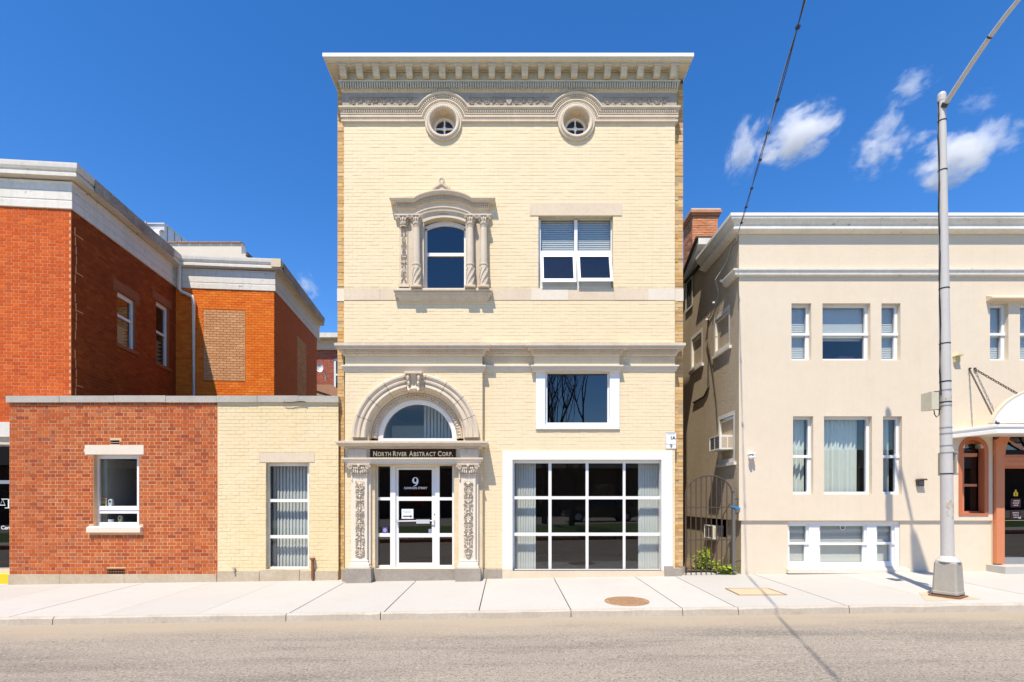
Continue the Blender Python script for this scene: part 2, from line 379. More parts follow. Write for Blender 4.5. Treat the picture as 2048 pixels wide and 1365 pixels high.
def brick_mesh(name, fr3, L, h, d, m):                  # one brick: five faces, its centre at the origin of its front plane
    b = MB()
    c = .0025
    def P(u, v, w): return fr3(u, v, w)
    o = [(-L/2, -h/2), (L/2, -h/2), (L/2, h/2), (-L/2, h/2)]
    q = [(-L/2+c, -h/2+c), (L/2-c, -h/2+c), (L/2-c, h/2-c), (-L/2+c, h/2-c)]
    n = 12
    b.v = [P(u, v, -d) for u, v in o]+[P(u, v, -c) for u, v in o]+[P(u, v, 0) for u, v in q]
    b.f = [(8, 9, 10, 11)]
    for i in range(4):
        k = (i+1) % 4
        b.f += [(i, k, 4+k, 4+i), (4+i, 4+k, 8+k, 8+i)]
    me = bpy.data.meshes.new(name); me.from_pydata(b.v, [], b.f); me.update(); me.materials.append(m)
    return me

def bricks(parent, fr, u0, u1, v0, v1, holes, m, local=False, L=.166, h=.0673, j=.009, proud=.006, bond='stretcher', jv=None, n=300, focus=None, seed=1, names=('brick', 'brickwork'), jit=.0015, edge=0., dirs=None):
    R = random.Random(seed); jv = jv or j
    hd = L*.46
    base = []          # (u0,u1,v,full)
    rows = int(round((v1-v0)/h)); h = (v1-v0)/max(1, rows)
    for r in range(rows):
        va = v0+r*h; vb = va+h
        seg = [(u0, u1)]
        for H_ in holes:
            if H_[2] < vb-.25*h and H_[3] > va+.25*h:
                ns = []
                for a, c in seg:
                    if H_[1] <= a or H_[0] >= c: ns.append((a, c)); continue
                    if H_[0] > a: ns.append((a, H_[0]))
                    if H_[1] < c: ns.append((H_[1], c))
                seg = ns
        cuts = []
        if bond == 'flemish':
            per = L+hd+2*j; u = u0-per+(r % 2)*per/2
            while u < u1:
                cuts += [(u, u+L), (u+L+j, u+L+j+hd)]; u += per
        else:
            u = u0-(L+jv)*(1+.5*(r % 2))+R.uniform(-.01, .01)
            while u < u1:
                cuts.append((u, u+L)); u += L+jv
        for a, c in seg:
            for p, q in cuts:
                x, y = max(p, a+j*.5), min(q, c-j*.5)
                if y-x > .025: base.append((x, y, va, 1 if (abs(x-p) < 1e-6 and abs(y-q) < 1e-6 and q-p > L*.9) else 0))
    fu, fv = focus if focus else ((u0+u1)/2, (v0+v1)/2)
    full = [i for i, b in enumerate(base) if b[3]]
    full.sort(key=lambda i: (base[i][0]-fu)**2+(base[i][2]-fv)**2)
    pick = set(full[:n])
    inv = Matrix.Identity(4) if local else WM[parent].inverted()
    o0 = Vector(fr(0, 0, 0))
    fr3 = lambda u, v, w: tuple(Vector(fr(u, v, w))-o0)
    me = brick_mesh(names[0], fr3, L, h-j, .02, m) if pick else None
    rest = MB(); cc = .0025
    for i, (a, c, va, fl) in enumerate(base):
        w = proud+R.uniform(-jit, jit)
        if i in pick:
            shared(names[0], me, parent, inv @ Vector(fr((a+c)/2, va+h/2, w)))
        else:
            k = len(rest.v); vb = va+h-j/2; vz = va+j/2
            rest.v += [tuple(fr(x, y, -.012)) for x, y in ((a, vz), (c, vz), (c, vb), (a, vb))]+[tuple(fr(x, y, w)) for x, y in ((a, vz), (c, vz), (c, vb), (a, vb))]
            rest.f += [(k+4, k+5, k+6, k+7), (k, k+1, k+5, k+4), (k+1, k+2, k+6, k+5), (k+2, k+3, k+7, k+6), (k+3, k, k+4, k+7)]
    if rest.v:
        rest.build(names[1], m, parent, local=local, kind='stuff')

def window(parent, fr, rect, panes, w=-.10, ft=.05, m=None, room=2.2, rm=None, gm=None, name='window', local=False, label=None, ex=.35, cham=True):
    u0, u1, v0, v1 = rect
    b = panel(fr, u0, u1, v0, v1, panes, w, ft)
    b.quad(fr(u0, v0, w), fr(u0, v1, w), fr(u0, v1, w-ft), fr(u0, v0, w-ft)); b.quad(fr(u1, v0, w), fr(u1, v1, w), fr(u1, v1, w-ft), fr(u1, v0, w-ft))
    o = b.build(name, m or M['white'], parent, local=local, label=label)
    for p in panes:
        MB().fbox(fr, p[0]+.001, p[1]-.001, p[2]+.001, p[3]-.001, w-ft*.75, w-ft*.55).build('pane', gm or M['glass'], o, local=local)
    if room:
        z0, z1 = w-ft-.012, w-ft-room
        a, c, e, g = u0-ex, u1+ex, v0-.25, v1+.2
        q = MB()
        q.quad(fr(a, e, z1), fr(c, e, z1), fr(c, g, z1), fr(a, g, z1))
        q.quad(fr(a, e, z0), fr(a, e, z1), fr(a, g, z1), fr(a, g, z0)); q.quad(fr(c, e, z0), fr(c, e, z1), fr(c, g, z1), fr(c, g, z0))
        q.quad(fr(a, g, z0), fr(c, g, z0), fr(c, g, z1), fr(a, g, z1)); q.quad(fr(a, e, z0), fr(c, e, z0), fr(c, e, z1), fr(a, e, z1))
        q.build('room', rm or M['interior'], o, local=local)
    return o
def vslats(win, fr, u0, u1, v0, v1, w, n, ang, m=None, R=random.Random(3), local=False):
    step = (u1-u0)/n
    for i in range(n):
        uc = u0+step*(i+.5); a = ang+R.uniform(-.08, .08); r = step*.64
        b = MB(); th = .002
        du, dw = math.cos(a)*r, math.sin(a)*r
        pts = [(uc-du, w-dw), (uc-du*.33, w-dw*.33+.006), (uc+du*.33, w+dw*.33+.006), (uc+du, w+dw)]
        b.grid([[fr(p, v, q) for p, q in pts] for v in (v0, v1)])
        b.build('slat', m or M['blind'], win, local=local)
def hslats(win, fr, u0, u1, v0, v1, w, n, tilt=.5, m=None, local=False):
    step = (v1-v0)/n
    for i in range(n):
        vc = v0+step*(i+.5); r = step*.60
        b = MB()
        b.grid([[fr(u, vc+math.sin(tilt)*r*q+(.002 if q == 0 else 0), w+math.cos(tilt)*r*q) for q in (-1, 0, 1)] for u in (u0, u1)])
        b.build('slat', m or M['blind'], win, local=local)
def cloth(win, fr, u0, u1, v0, v1, w, folds, amp, m=None, name='curtain', seed=0, local=False, hem=0.):
    R = random.Random(seed); b = MB(); n = folds*8; rows = []
    ph = [R.uniform(0, 6) for _ in range(4)]
    for v, k in ((v0, 1.), ((v0+v1)/2, .85), (v1, .6)):
        rows.append([fr(u0+(u1-u0)*i/n, v+(hem*math.sin(i*.21+ph[0]) if v == v0 else 0), w+amp*k*(math.sin(2*math.pi*folds*i/n+ph[1])+.4*math.sin(2*math.pi*folds*.37*i/n+ph[2]))) for i in range(n+1)])
    b.grid(rows)
    return b.build(name, m or M['curtain'], win, local=local, smooth=True)

# ================================================================== THE SETTING
KY = -2.73                                            # kerb line
def sheet(pts_x, pts_y, zf, name, m, kind='structure'):
    b = MB(); b.grid([[(x, y, zf(x, y)) for x in pts_x] for y in pts_y])
    o = b.build(name, m); o['kind'] = kind; return o
RX = [-150, -60, -30, -15, -10, -5, 0, 5, 10, 15, 30, 60, 150]
sheet(RX, [-60, -30, -20, -11, -8, -5, -2, 0, 30, 60], lambda x, y: .014*max(-40, min(40, x))-.163-(.02*(y+11) if y < -11 else 0)*0, 'street', M['road'])
walk = MB()
walk.grid([[(x, y, gz(x, y)-.055) for x in RX] for y in (KY+.03, 0, 6, 25)])
walk = walk.build('sidewalk', M['base_stone']); walk['kind'] = 'structure'
joints = [-16.2, -14.9, -12.26, -10.95, -9.63, -8.32, -7.0, -5.69, -4.37, -3.06, -1.73, -.40, .885, 2.44, 3.2, 4.75, 6.26, 7.8, 9.35, 10.9, 12.4]
fine = {-10.95, -8.32, -5.69, -4.37, 6.26, -14.9, 9.35}
for i in range(len(joints)-1):
    a, c = joints[i], joints[i+1]
    ga = .0025 if a in fine else .008; gc = .0025 if c in fine else .008
    b = MB(); y0, y1 = KY+.034, .35
    if a < 3.2 and c > 3.0 and False: pass
    top = [(a+ga, y0, gz(a+ga, y0)), (c-gc, y0, gz(c-gc, y0)), (c-gc, y1, gz(c, 0)), (a+ga, y1, gz(a, 0))]
    b.prism([0, 1, 2, 3], lambda k: top[k], lambda k: (top[k][0], top[k][1], top[k][2]-.1))
    b.build('slab', M['concrete'], walk)
kerb = MB().box(-150, -16.2, KY, KY+.16, -.5, -.33).build('kerb', M['kerb']); kerb['kind'] = 'structure'
kj = [-16.2, -12.5, -9.1, -6.35] + [X(572, KY), X(761, KY), X(1142, KY), X(1365, KY), X(1476, KY), X(1698, KY)] + [8.9, 12.4]
for i in range(len(kj)-1):
    a, c = kj[i]+.006, kj[i+1]-.006
    b = MB(); n = 8; rows = []
    for k in range(n+1):
        x = a+(c-a)*k/n; g = gz(x, KY)
        e = .004*math.sin(x*7.3)+.003*math.sin(x*17)
        rows.append([(x, KY-.015+e, g-.22), (x, KY-.004+e, g-.025+e), (x, KY+.014, g-.003), (x, KY+.032, g-.001), (x, KY+.032, g-.2)])
    b.grid(rows); b.poly(rows[0]); b.poly(rows[-1][::-1])
    b.build('kerb_stone', M['kerb'], kerb)

# across the street, behind the camera: what the panes reflect
ok = MB()
for i in range(20):
    a = -30+i*3.; ok.box(a, a+2.985, -11.3, -11.0, .014*a-.3, .014*a-.01)
ok = ok.build('opposite_kerb', mat('reddish_kerb', (.42, .17, .09), .9)); ok['kind'] = 'structure'
sheet([-60, -30, 0, 30, 60], [-13.2, -11.3], lambda x, y: .014*x-.02, 'opposite_sidewalk', M['concrete'])
sheet([-60, -30, 0, 30, 60], [-18.5, -13.2], lambda x, y: .014*x-.015+(-13.2-y)*.03, 'lawn', M['grass'])
sheet([-60, -30, 0, 30, 60], [-60, -18.5], lambda x, y: .014*x+.144, 'parking_lot', M['road'])
hall = thing('brick_hall', 'long low dark brick hall across the street, seen in the shop window reflection', 'building', (0, -34, .1))
hb = MB().box(-75, 75, -46, -34, -1, 4.2); hb.build('wall', M['hall_brick'], hall)
hb = MB(); hb.prism([(-76, 4.2), (76, 4.2), (72, 6.4), (-72, 6.4)], lambda p: (p[0], -33.5 if p[1] < 5 else -40, p[1]), lambda p: (p[0], -46.5 if p[1] < 5 else -41, p[1])); hb.build('roof', M['roofing'], hall)
for i in range(12):
    x = -29+i*5.2; MB().box(x, x+1.6, -34.02, -33.97, 1.1, 2.9).build('window', M['glass_dark'], hall)
def bare_tree(x, y, h, seed, label):
    R = random.Random(seed)
    t = thing('bare_tree', label, 'tree', (x, y, .014*x+.05), group='bare trees across the street')
    tr = MB(); br = MB()
    def grow(p, d, r, L, lev):
        pts = [p]; q = p
        for k in range(4):
            d = (d+Vector((R.uniform(-.15, .15), R.uniform(-.15, .15), R.uniform(-.02, .14)))).normalized()
            q = q+d*L/4; pts.append(q)
        (tr if lev < 2 else br).tube(pts, [r*(1-.13*k) for k in range(5)], 6 if lev < 3 else 4, caps=False)
        if lev >= 5: return
        for k in range(3 if lev < 4 else 4):
            s = Vector((R.uniform(-1, 1), R.uniform(-1, 1), R.uniform(.15, .9))).normalized()
            grow(pts[R.choice([2, 3, 4, 4])], (d*.9+s*.75).normalized(), r*R.uniform(.42, .6), L*R.uniform(.62, .8), lev+1)
    grow(Vector((x, y, .014*x)), Vector((R.uniform(-.05, .05), 0, 1)), .17, h*.33, 0)
    tr.build('trunk', M['bark'], t); br.build('crown', M['bark'], t)
bare_tree(3.4, -17.5, 13, 5, 'bare tree reflected in the first floor window, thicker of the two')
bare_tree(2.1, -19.5, 12, 11, 'slim bare tree reflected at the edge of the first floor window')
car = thing('parked_car', 'black car parked across the street, reflected in the shop window', 'car', (5.6, -21.5, .2))
def car_pts(p, s): return (5.6+p[0], -21.5+s, .2+p[1])
body = [(-2.2, .35), (-2.25, .7), (-1.5, .92), (-.9, 1.0), (1.5, 1.0), (2.2, .85), (2.25, .4), (1.8, .28), (-1.8, .28)]
cab = [(-1.0, .98), (-.35, 1.42), (.75, 1.44), (1.6, 1.0)]
MB().prism(body, lambda p: car_pts(p, .85), lambda p: car_pts(p, -.85)).build('body', M['car_paint'], car)
MB().prism(cab, lambda p: car_pts(p, .72 if p[1] < 1.2 else .58), lambda p: car_pts(p, -.72 if p[1] < 1.2 else -.58)).build('cabin', M['glass_dark'], car)
for wx in (-1.4, 1.4):
    for s in (-.82, .82):
        q = MB(); q.prism([(.33*math.cos(a*math.pi/10), .33*math.sin(a*math.pi/10)) for a in range(20)], lambda p: (5.6+wx+p[0], -21.5+s-.1, .53+p[1]), lambda p: (5.6+wx+p[0], -21.5+s+.1, .53+p[1]))
        wh = q.build('wheel', M['black'], car)
        q = MB(); q.prism([(.2*math.cos(a*math.pi/8), .2*math.sin(a*math.pi/8)) for a in range(16)], lambda p: (5.6+wx+p[0], -21.5+s-.11, .53+p[1]), lambda p: (5.6+wx+p[0], -21.5+s+.11, .53+p[1]))
        q.build('rim', M['silver'], wh)
MB().box(3.35, 3.5, -21.2, -20.9, .8, .92).build('headlight', M['silver'], car)

# ================================================================== THE MAIN BUILDING
BAY, BODY = -.12, .12
main = thing('main_building', 'cream painted three storey brick building with heavy white cornice and carved arched doorway', 'building', (0, 0, 0))
fr0, frb, frs = front(0.), front(BAY), front(BODY)
XL, XR = X(688), X(1350)
ZT = Z(216)
# body behind
b = MB().box(X(675, BODY), X(1366, BODY), BODY, 13, -.4, Z(128, -.2)); b.f = [f for i, f in enumerate(b.f) if i != 2]
for a, c in ((X(675, BODY), X(690)), (X(1346), X(1366, BODY))): b.quad((a, BODY, -.4), (c, BODY, -.4), (c, BODY, 9.6), (a, BODY, 9.6))
b.build('wall', M['yellow_mortar'], main, label='plain brick body behind the painted front')
bay_r = X(965, BAY); bay_l = X(690, BAY)
zbelt0, zbelt1 = Z(601), Z(578)
BZ = Z(712)                                           # underside of the lower cornice
# openings (along, along, up, up)
ow_l = (X(848), X(932), Z(577), Z(438)); ow_r = (X(1077), X(1226), Z(577), Z(432))
ow_m = (X(1083), X(1226), Z(852), Z(742)); ow_s = (X(1024), X(1323), Z(1142), Z(919))
oc = [(X(887), Z(247)), (X(1152.5), Z(247))]; px1 = 1/104.
o_oc = [(cx-24.5*px1, cx+24.5*px1, cz-24.5*px1, cz+24.5*px1) for cx, cz in oc]
panel(fr0, XL, XR, Z(690), ZT, [ow_l, ow_r]+o_oc, 0, .2).build('wall', M['cream_mortar'], main)
panel(fr0, X(965), XR, -.3, Z(690), [ow_m, ow_s], 0, .2).build('wall', M['cream_mortar'], main)
acx, acz = X(832, BAY), Z(876, BAY); ar = lambda q: q*(D+BAY)/F
o_fan = (acx-ar(95), acx+ar(95), acz-.06, acz+ar(95)); o_door = (X(750, BAY), X(908, BAY), Z(1138, BAY), Z(930, BAY))
q = panel(frb, bay_l, bay_r, -.3, Z(743, BAY), [o_fan, o_door], 0, .3)
for s in (-1, 1):                                         # corners between the square hole and the round arch
    pts = [(acx+s*ar(95), acz), (acx+s*ar(95), acz+ar(95)), (acx, acz+ar(95))]+[(acx+s*ar(95)*math.sin(k*math.pi/24), acz+ar(95)*math.cos(k*math.pi/24)) for k in range(0, 13)]
    q.poly([(x, BAY, z) for x, z in pts[:2]]+[(x, BAY, z) for x, z in pts[3:][:]][:-1][::-1] if False else [(x, BAY, z) for x, z in [pts[1]]+pts[3:]])
q.build('wall', M['cream_mortar'], main)
b = MB(); b.quad((bay_l, BAY, -.3), (bay_l, BODY, -.3), (bay_l, BODY, Z(690)), (bay_l, BAY, Z(690))); b.quad((bay_r, BAY, -.3), (bay_r, 0, -.3), (bay_r, 0, Z(690)), (bay_r, BAY, Z(690)))
b.quad((XL, 0, -.3), (XL, BODY, -.3), (XL, BODY, ZT), (XL, 0, ZT)); b.quad((XR, 0, -.3), (XR, BODY, -.3), (XR, BODY, ZT), (XR, 0, ZT)); b.build('wall', M['cream'], main)
belt = (XL-1, XR+1, zbelt0, zbelt1)
lint = (X(1060), X(1244), Z(432), Z(407))
ped = (X(802), X(972), Z(603), Z(404)); ped2 = (X(845), X(924), Z(404), Z(388))
occ = [h for cx, cz in oc for h in ((cx-35*px1, cx+35*px1, cz-18*px1, cz+35*px1), (cx-28*px1, cx+28*px1, cz-26*px1, cz-18*px1), (cx-18*px1, cx+18*px1, cz-33*px1, cz-26*px1))]
bricks(main, fr0, XL, XR, Z(686), Z(247), [ow_l, ow_r, belt, lint, ped, ped2]+occ, M['cream'], n=0, seed=2, proud=.0019, j=.007, jv=.0035, jit=.0015, names=('brick', 'upper_brickwork'))
bricks(main, fr0, X(966), XR, Z(1137), Z(742), [ow_m, (X(1005), X(1344), -1, Z(903)), (X(1071), X(1238), Z(859), 9)], M['cream'], n=300, seed=3, proud=.0019, j=.007, jv=.0035, jit=.0015, focus=(X(1180), Z(880)))
rings = []
for k in range(18):
    za = acz+ar(126)*k/18; zb = acz+ar(126)*(k+1)/18
    hw = math.sqrt(max(0, ar(124)**2-(za-acz)**2)); rings.append((acx-hw, acx+hw, za, zb))
bricks(main, frb, bay_l, bay_r, Z(1137, BAY), Z(742, BAY), rings+[(X(702, BAY), X(962, BAY), -1, acz)], M['cream'], n=0, seed=4, proud=.0019, j=.007, jv=.0035, jit=.0015, names=('brick', 'bay_brickwork'))
for x0, x1, s in ((X(675, BODY), XL, 5), (XR, X(1366, BODY), 6)):
    bricks(main, frs, x0, x1, Z(1140, BODY), Z(180, BODY), [(x0-1, x1+1, Z(603, BODY), Z(578, BODY))], M['yellow_brick'], n=130, L=.20, j=.007, proud=.004, jit=.005, seed=s, names=('corner_brick', 'corner_brickwork'), focus=(x0, 4))
    MB().box(x0-.004, x1+.004 if s == 6 else x1, BODY-.012, BODY+.1, Z(603, BODY), Z(578, BODY)).build('band_stone', M['limestone_light'], main)
# belt course
bj = [688, 760, 795, 982, 1062, 1137.5, 1228, 1296, 1350]
for i in range(len(bj)-1):
    if bj[i] == 795: continue
    MB().box(X(bj[i])+.002, X(bj[i+1])-.002, -.010+.002*(i % 2), .02, zbelt0+.003, zbelt1-.003).build('band_stone', M['limestone_light'] if i in (7, 4) else M['limestone'], main)
MB().box(lint[0], lint[1], -.010, .02, lint[2]+.002, lint[3]).build('lintel', M['limestone'], main)

# ---- top cornice
def zp(p, py, y=0.): return Z(py, y-p)
prof = [(.02, zp(.02, 104)+.02), (.335, zp(.335, 106)), (.335, zp(.335, 113))]
co = MB(); co.prof_x([(.0, Z(106, -.33)+.02), (.335, Z(106, -.335)), (.335, Z(113.2, -.335))], XL, XR, back=.6, kl=.88, kr=.73); co.build('fascia', M['white'], main, label='bright white edge of the top cornice')
ZS = Z(128, -.25)
crn = MB().prof_x([(.333, Z(113.2, -.335)-.002), (.315, Z(114.5, -.33)), (.312, Z(117, -.31)), (.295, Z(121, -.30)), (.27, Z(124, -.27)), (.268, Z(125.5, -.27)), (.25, Z(126.5, -.25)), (.25, ZS), (.075, ZS), (.075, ZS-.045), (.06, ZS-.05), (.055, Z(160, -.06)), (.10, Z(161, -.09)), (.10, Z(163.5, -.10)), (.035, Z(164.5, -.08)),
                     (.035, Z(175.8, -.06)), (.058, Z(176.2, -.05)), (.045, Z(183, -.04)), (.03, Z(185.5, -.03)), (.022, Z(186.5, -.02)), (.02, Z(219, -.02))], XL, XR, back=.3, kl=.88, kr=.73)
crn.build('cornice', M['cornice'], main)
MB().prof_x([(.024, Z(187)), (.024, Z(192)), (.024, Z(219))], XL, XR, back=.1).build('frieze', M['frieze'], main)
mx0, mx1, mn = X(685.7, -.2), X(1347.5, -.2), 21
mb = MB()
mb.prism([(0, 0), (.19, 0), (.19, -.045), (.16, -.05), (.15, -.115), (.12, -.14), (.02, -.14), (0, -.10)], lambda p: (-.058, -p[0], p[1]), lambda p: (.058, -p[0], p[1]))
mb.box(-.080, .080, -.212, .0, .0, .024)
mme = None
for i in range(mn):
    x = mx0+(mx1-mx0)*i/(mn-1)
    if mme is None:
        me = bpy.data.meshes.new('modillion'); me.from_pydata(mb.v, [], mb.f); me.materials.append(M['cornice']); mme = me
    shared('modillion', mme, main, (x, -.052, ZS-.025))
cof = MB()
for i in range(mn-1):
    x = mx0+(mx1-mx0)*(i+.5)/(mn-1)
    for a, c, e, g in ((-.072, .072, -.235, -.215), (-.072, .072, -.11, -.085), (-.072, -.054, -.215, -.11), (.054, .072, -.215, -.11)): cof.box(x+a, x+c, e, g, ZS-.022, ZS+.002)
cof.build('coffer_moulding', M['cornice'], main)
def dentils(x0, x1, z0, z1, y, dep, step, m, egg=False, name='dentil_band', par=None):
    n = int((x1-x0)/step); q = MB()
    for i in range(n):
        x = x0+(i+.5)*(x1-x0)/n
        if egg: q.ell((x, y, (z0+z1)/2), (step*.40, dep, (z1-z0)/2), 6, 4)
        else: q.box(x-step*.30, x+step*.30, y-dep, y+.01, z0, z1)
    return q.build(name, m, par or main, kind='stuff')
dentils(XL-.05, XR+.04, Z(175, -.09), Z(165.5, -.09), -.065, .035, .0455, M['cornice'])
dentils(XL-.03, XR+.03, Z(183, -.05), Z(176.5, -.05), -.048, .022, .036, M['cornice'], egg=True, name='egg_moulding')
# carved frieze panels: scrolls and leaves in real relief
def carve(q, fr, u0, u1, v0, v1, w, R, n, mirror=True, dep=.014):
    uc = (u0+u1)/2; hw = (u1-u0)/2; hh = (v1-v0)
    for k in range(n):
        t = (k+.5)/n; v = v0+hh*t
        for _ in range(3):
            du = R.uniform(.05, .9)*hw; a = R.uniform(-1.2, 1.2); L = R.uniform(.14, .34)*hw; th = L*.36
            vv = v+R.uniform(-.5, .5)*hh/n
            for s in ((-1, 1) if mirror else (1,)):
                c = (uc+s*du, vv)
                rows = []
                for i in range(4):
                    e = -1+2*i/3.; wd = th*(1-e*e*.85)
                    x, z = e*L, .25*L*e*e
                    ca, sa = math.cos(a), math.sin(a)
                    rows.append([fr(c[0]+s*((x)*ca-(z+o*wd)*sa), c[1]+x*sa+(z+o*wd)*ca, w+(dep if o == 0 else 0)) for o in (-1, 0, 1)])
                q.grid(rows)
def scroll(q, fr, u, v, r, w, s=1, th=.010):
    pts = []
    for k in range(15):
        a = k*.72; rr = r*(1-k/17.)
        pts.append(fr(u+s*rr*math.cos(a), v+rr*math.sin(a), w))
    q.tube(pts, th, 5)
R = random.Random(12)
pz0, pz1 = Z(216), Z(196)
for a, c in ((700, 838), (937, 1098), (1206, 1337)):
    u0, u1 = X(a), X(c); q = MB()
    for e in range(2):
        z = (pz0+.006, pz1-.006)[e]
        q.box(u0, u1, -.036, -.022, z-.007, z+.007)
    n = int((u1-u0)/.14)
    for i in range(n):
        u = u0+(i+.5)*(u1-u0)/n; s = 1 if i % 2 else -1
        scroll(q, fr0, u, (pz0+pz1)/2+s*.012, .052, .032, s, .009)
        q.ell((u, -.03, (pz0+pz1)/2+s*.012), (.018, .022, .018), 6, 4)
        for _ in range(5):
            q.ell((u+R.uniform(-.07, .07), -.03, R.uniform(pz0+.02, pz1-.02)), (R.uniform(.008, .02), .016, R.uniform(.006, .012)), 5, 3)
    q.build('carved_panel', M['frieze'], main)
q = MB(); u, v = X(1018), Z(206)                           # the little shield at the middle of the frieze
q.prism([(-.07, .07), (.07, .07), (.06, -.01), (0, -.08), (-.06, -.01)], lambda p: (u+p[0]*.8, -.045, v-.01+p[1]*.8), lambda p: (u+p[0]*.8, -.02, v-.01+p[1]*.8))
for k in range(5): q.ell((u-.05+.025*k, -.045, v+.06), (.012, .012, .014), 5, 3)
q.build('shield', M['frieze'], main)
# ---- string course that hops over the two round windows
def hop(prof):                                            # prof: (out, height above the springing px, radius px)
    rows = []
    def flat(x, e): rows.append([(x+e*p, -p, oc[0][1]+h*px1) for p, h, r in prof])
    rows.append([(XL-p, .1, oc[0][1]+h*px1) for p, h, r in prof])
    flat(XL, -1)
    for cx, cz in oc:
        n = 22
        for i in range(n+1):
            row = []
            for p, h, r in prof:
                a0 = math.asin(min(.999, h/r)); a = math.pi-a0-(math.pi-2*a0)*i/n
                row.append((cx+r*px1*math.cos(a), -p, cz+r*px1*math.sin(a)))
            rows.append(row)
    flat(XR, 1)
    rows.append([(XR+p, .1, oc[0][1]+h*px1) for p, h, r in prof])
    return rows
MB().grid(hop([(0.0000, 30, 58.6), (0.0828, 29, 58), (0.0828, 26.5, 56), (0.0612, 25, 54.5), (0.0576, 23.5, 53.5), (0.0396, 23, 53), (0.0396, 17, 48.5), (0.0540, 16.5, 48), (0.0540, 15, 47), (0.0216, 14.6, 46.6)])).build('string_course', M['terracotta'], main)
MB().grid(hop([(0.0202, 14.6, 46.6), (0.0504, 13, 45.5), (0.0504, 9, 43), (0.0324, 8.5, 42.6), (0.0324, 5, 39.5), (0.0432, 4.4, 39), (0.0432, 1.2, 37), (0.0000, 0, 36)])).build('string_course', M['terracotta'], main)
def beads(h, r, p, sz, step):
    q = MB(); segs = [XL]+[s for cx, cz in oc for s in (cx-math.sqrt(r*r-h*h)*px1, cx+math.sqrt(r*r-h*h)*px1)]+[XR]
    for k in (0, 2, 4):
        n = int((segs[k+1]-segs[k])/step)
        for i in range(n): q.ell((segs[k]+(i+.5)*(segs[k+1]-segs[k])/n, -p, oc[0][1]+h*px1), (step*.36, sz*.8, sz), 5, 3)
    for cx, cz in oc:
        a0 = math.asin(h/r); n = int((math.pi-2*a0)*r*px1/step)
        for i in range(n):
            a = a0+(math.pi-2*a0)*(i+.5)/n; q.ell((cx+r*px1*math.cos(a), -p, cz+r*px1*math.sin(a)), (sz*.8, sz*.8, sz*.8), 5, 3)
    q.build('egg_moulding', M['terracotta'], main, kind='stuff')
beads(20, 50.7, .048, .028, .042); beads(6.7, 41, .038, .018, .034)
# ---- round windows
for cx, cz in oc:
    q = MB().arc(cx, cz, 0, 2*math.pi, [(r*px1, y) for r, y in ((37, .02), (37, -.025), (36, -.048), (33.5, -.048), (33, -.06), (31, -.072), (28.5, -.072), (26.8, -.06), (26, -.045), (25.5, -.03), (25.5, .10), (24, .10), (24, .13), (21, .13), (21, .16))], 40, False)
    rw = q.build('round_window', M['terracotta'], main)
    q = MB()
    for i in range(44):
        a = 2*math.pi*i/44; q.ell((cx+31*px1*math.cos(a), -.066, cz+31*px1*math.sin(a)), (.014, .016, .014), 5, 3)
    q.build('carved_ring', M['terracotta'], rw)
    q = MB().arc(cx, cz, 0, 2*math.pi, [(23.5*px1, .145), (18*px1, .145), (17.5*px1, .16), (17.5*px1, .19)], 32, False)
    q.box(cx-.013, cx+.013, .155, .18, cz-.18, cz+.18); q.box(cx-.18, cx+.18, .153, .178, cz-.013, cz+.013)
    q.ell((cx, .16, cz), (.045, .02, .045), 12, 6); q.build('frame', M['white'], rw)
    MB().poly([(cx+.19*math.cos(a*math.pi/12), .185, cz+.19*math.sin(a*math.pi/12)) for a in range(24)]).build('pane', M['glass_dark'], rw)
    q = MB().box(cx-.3, cx+.3, .28, .8, cz-.3, cz+.3); q.f = [f for i, f in enumerate(q.f) if i != 2]; q.build('room', M['interior'], rw)

# ---- ornate arched window, upper left
wl0, wl1, wz0 = X(848), X(932), Z(577)
xc = X(890); hwid = X(932)-xc; spring, crown = Z(452), Z(441)
def seg(x, hw=None, s=spring, c=crown):
    hw = hw or hwid; return s+(c-s)*(1-min(1, abs(x-xc)/hw)**2)
aw_top = lambda x: seg(x)
N = 20; xs = [wl0+(wl1-wl0)*i/N for i in range(N+1)]
fy = .10
q = MB(); t = .045
q.box(wl0, wl0+t, fy, fy+.06, wz0, spring-.01); q.box(wl1-t, wl1, fy, fy+.06, wz0, spring-.01); q.box(wl0+t, wl1-t, fy, fy+.06, wz0, wz0+.03)
q.box(wl0+t, wl1-t, fy-.005, fy+.06, Z(513, fy), Z(506.5, fy))
q.grid([[(x, fy, aw_top(x)-.055), (x, fy, aw_top(x)+.03), (x, fy+.06, aw_top(x)+.03), (x, fy+.06, aw_top(x)-.055)] for x in xs], True)
aw = q.build('window', M['white'], main, label='tall arched sash window framed by carved columns')
MB().box(wl0+t, wl1-t, fy+.035, fy+.041, wz0+.03, Z(513, fy)).build('pane', M['glass_dark'], aw)
MB().prism([(wl0+t, Z(506.5, fy))]+[(wl1-t, Z(506.5, fy))]+[(x, aw_top(x)-.05) for x in xs[::-1][1:-1]], lambda p: (p[0], fy+.035, p[1]), lambda p: (p[0], fy+.041, p[1])).build('pane', M['glass_dark'], aw)
q = MB().box(wl0-.3, wl1+.3, .205, 2.4, wz0-.2, Z(420)); q.f = [f for i, f in enumerate(q.f) if i != 2]; q.build('room', M['interior'], aw)
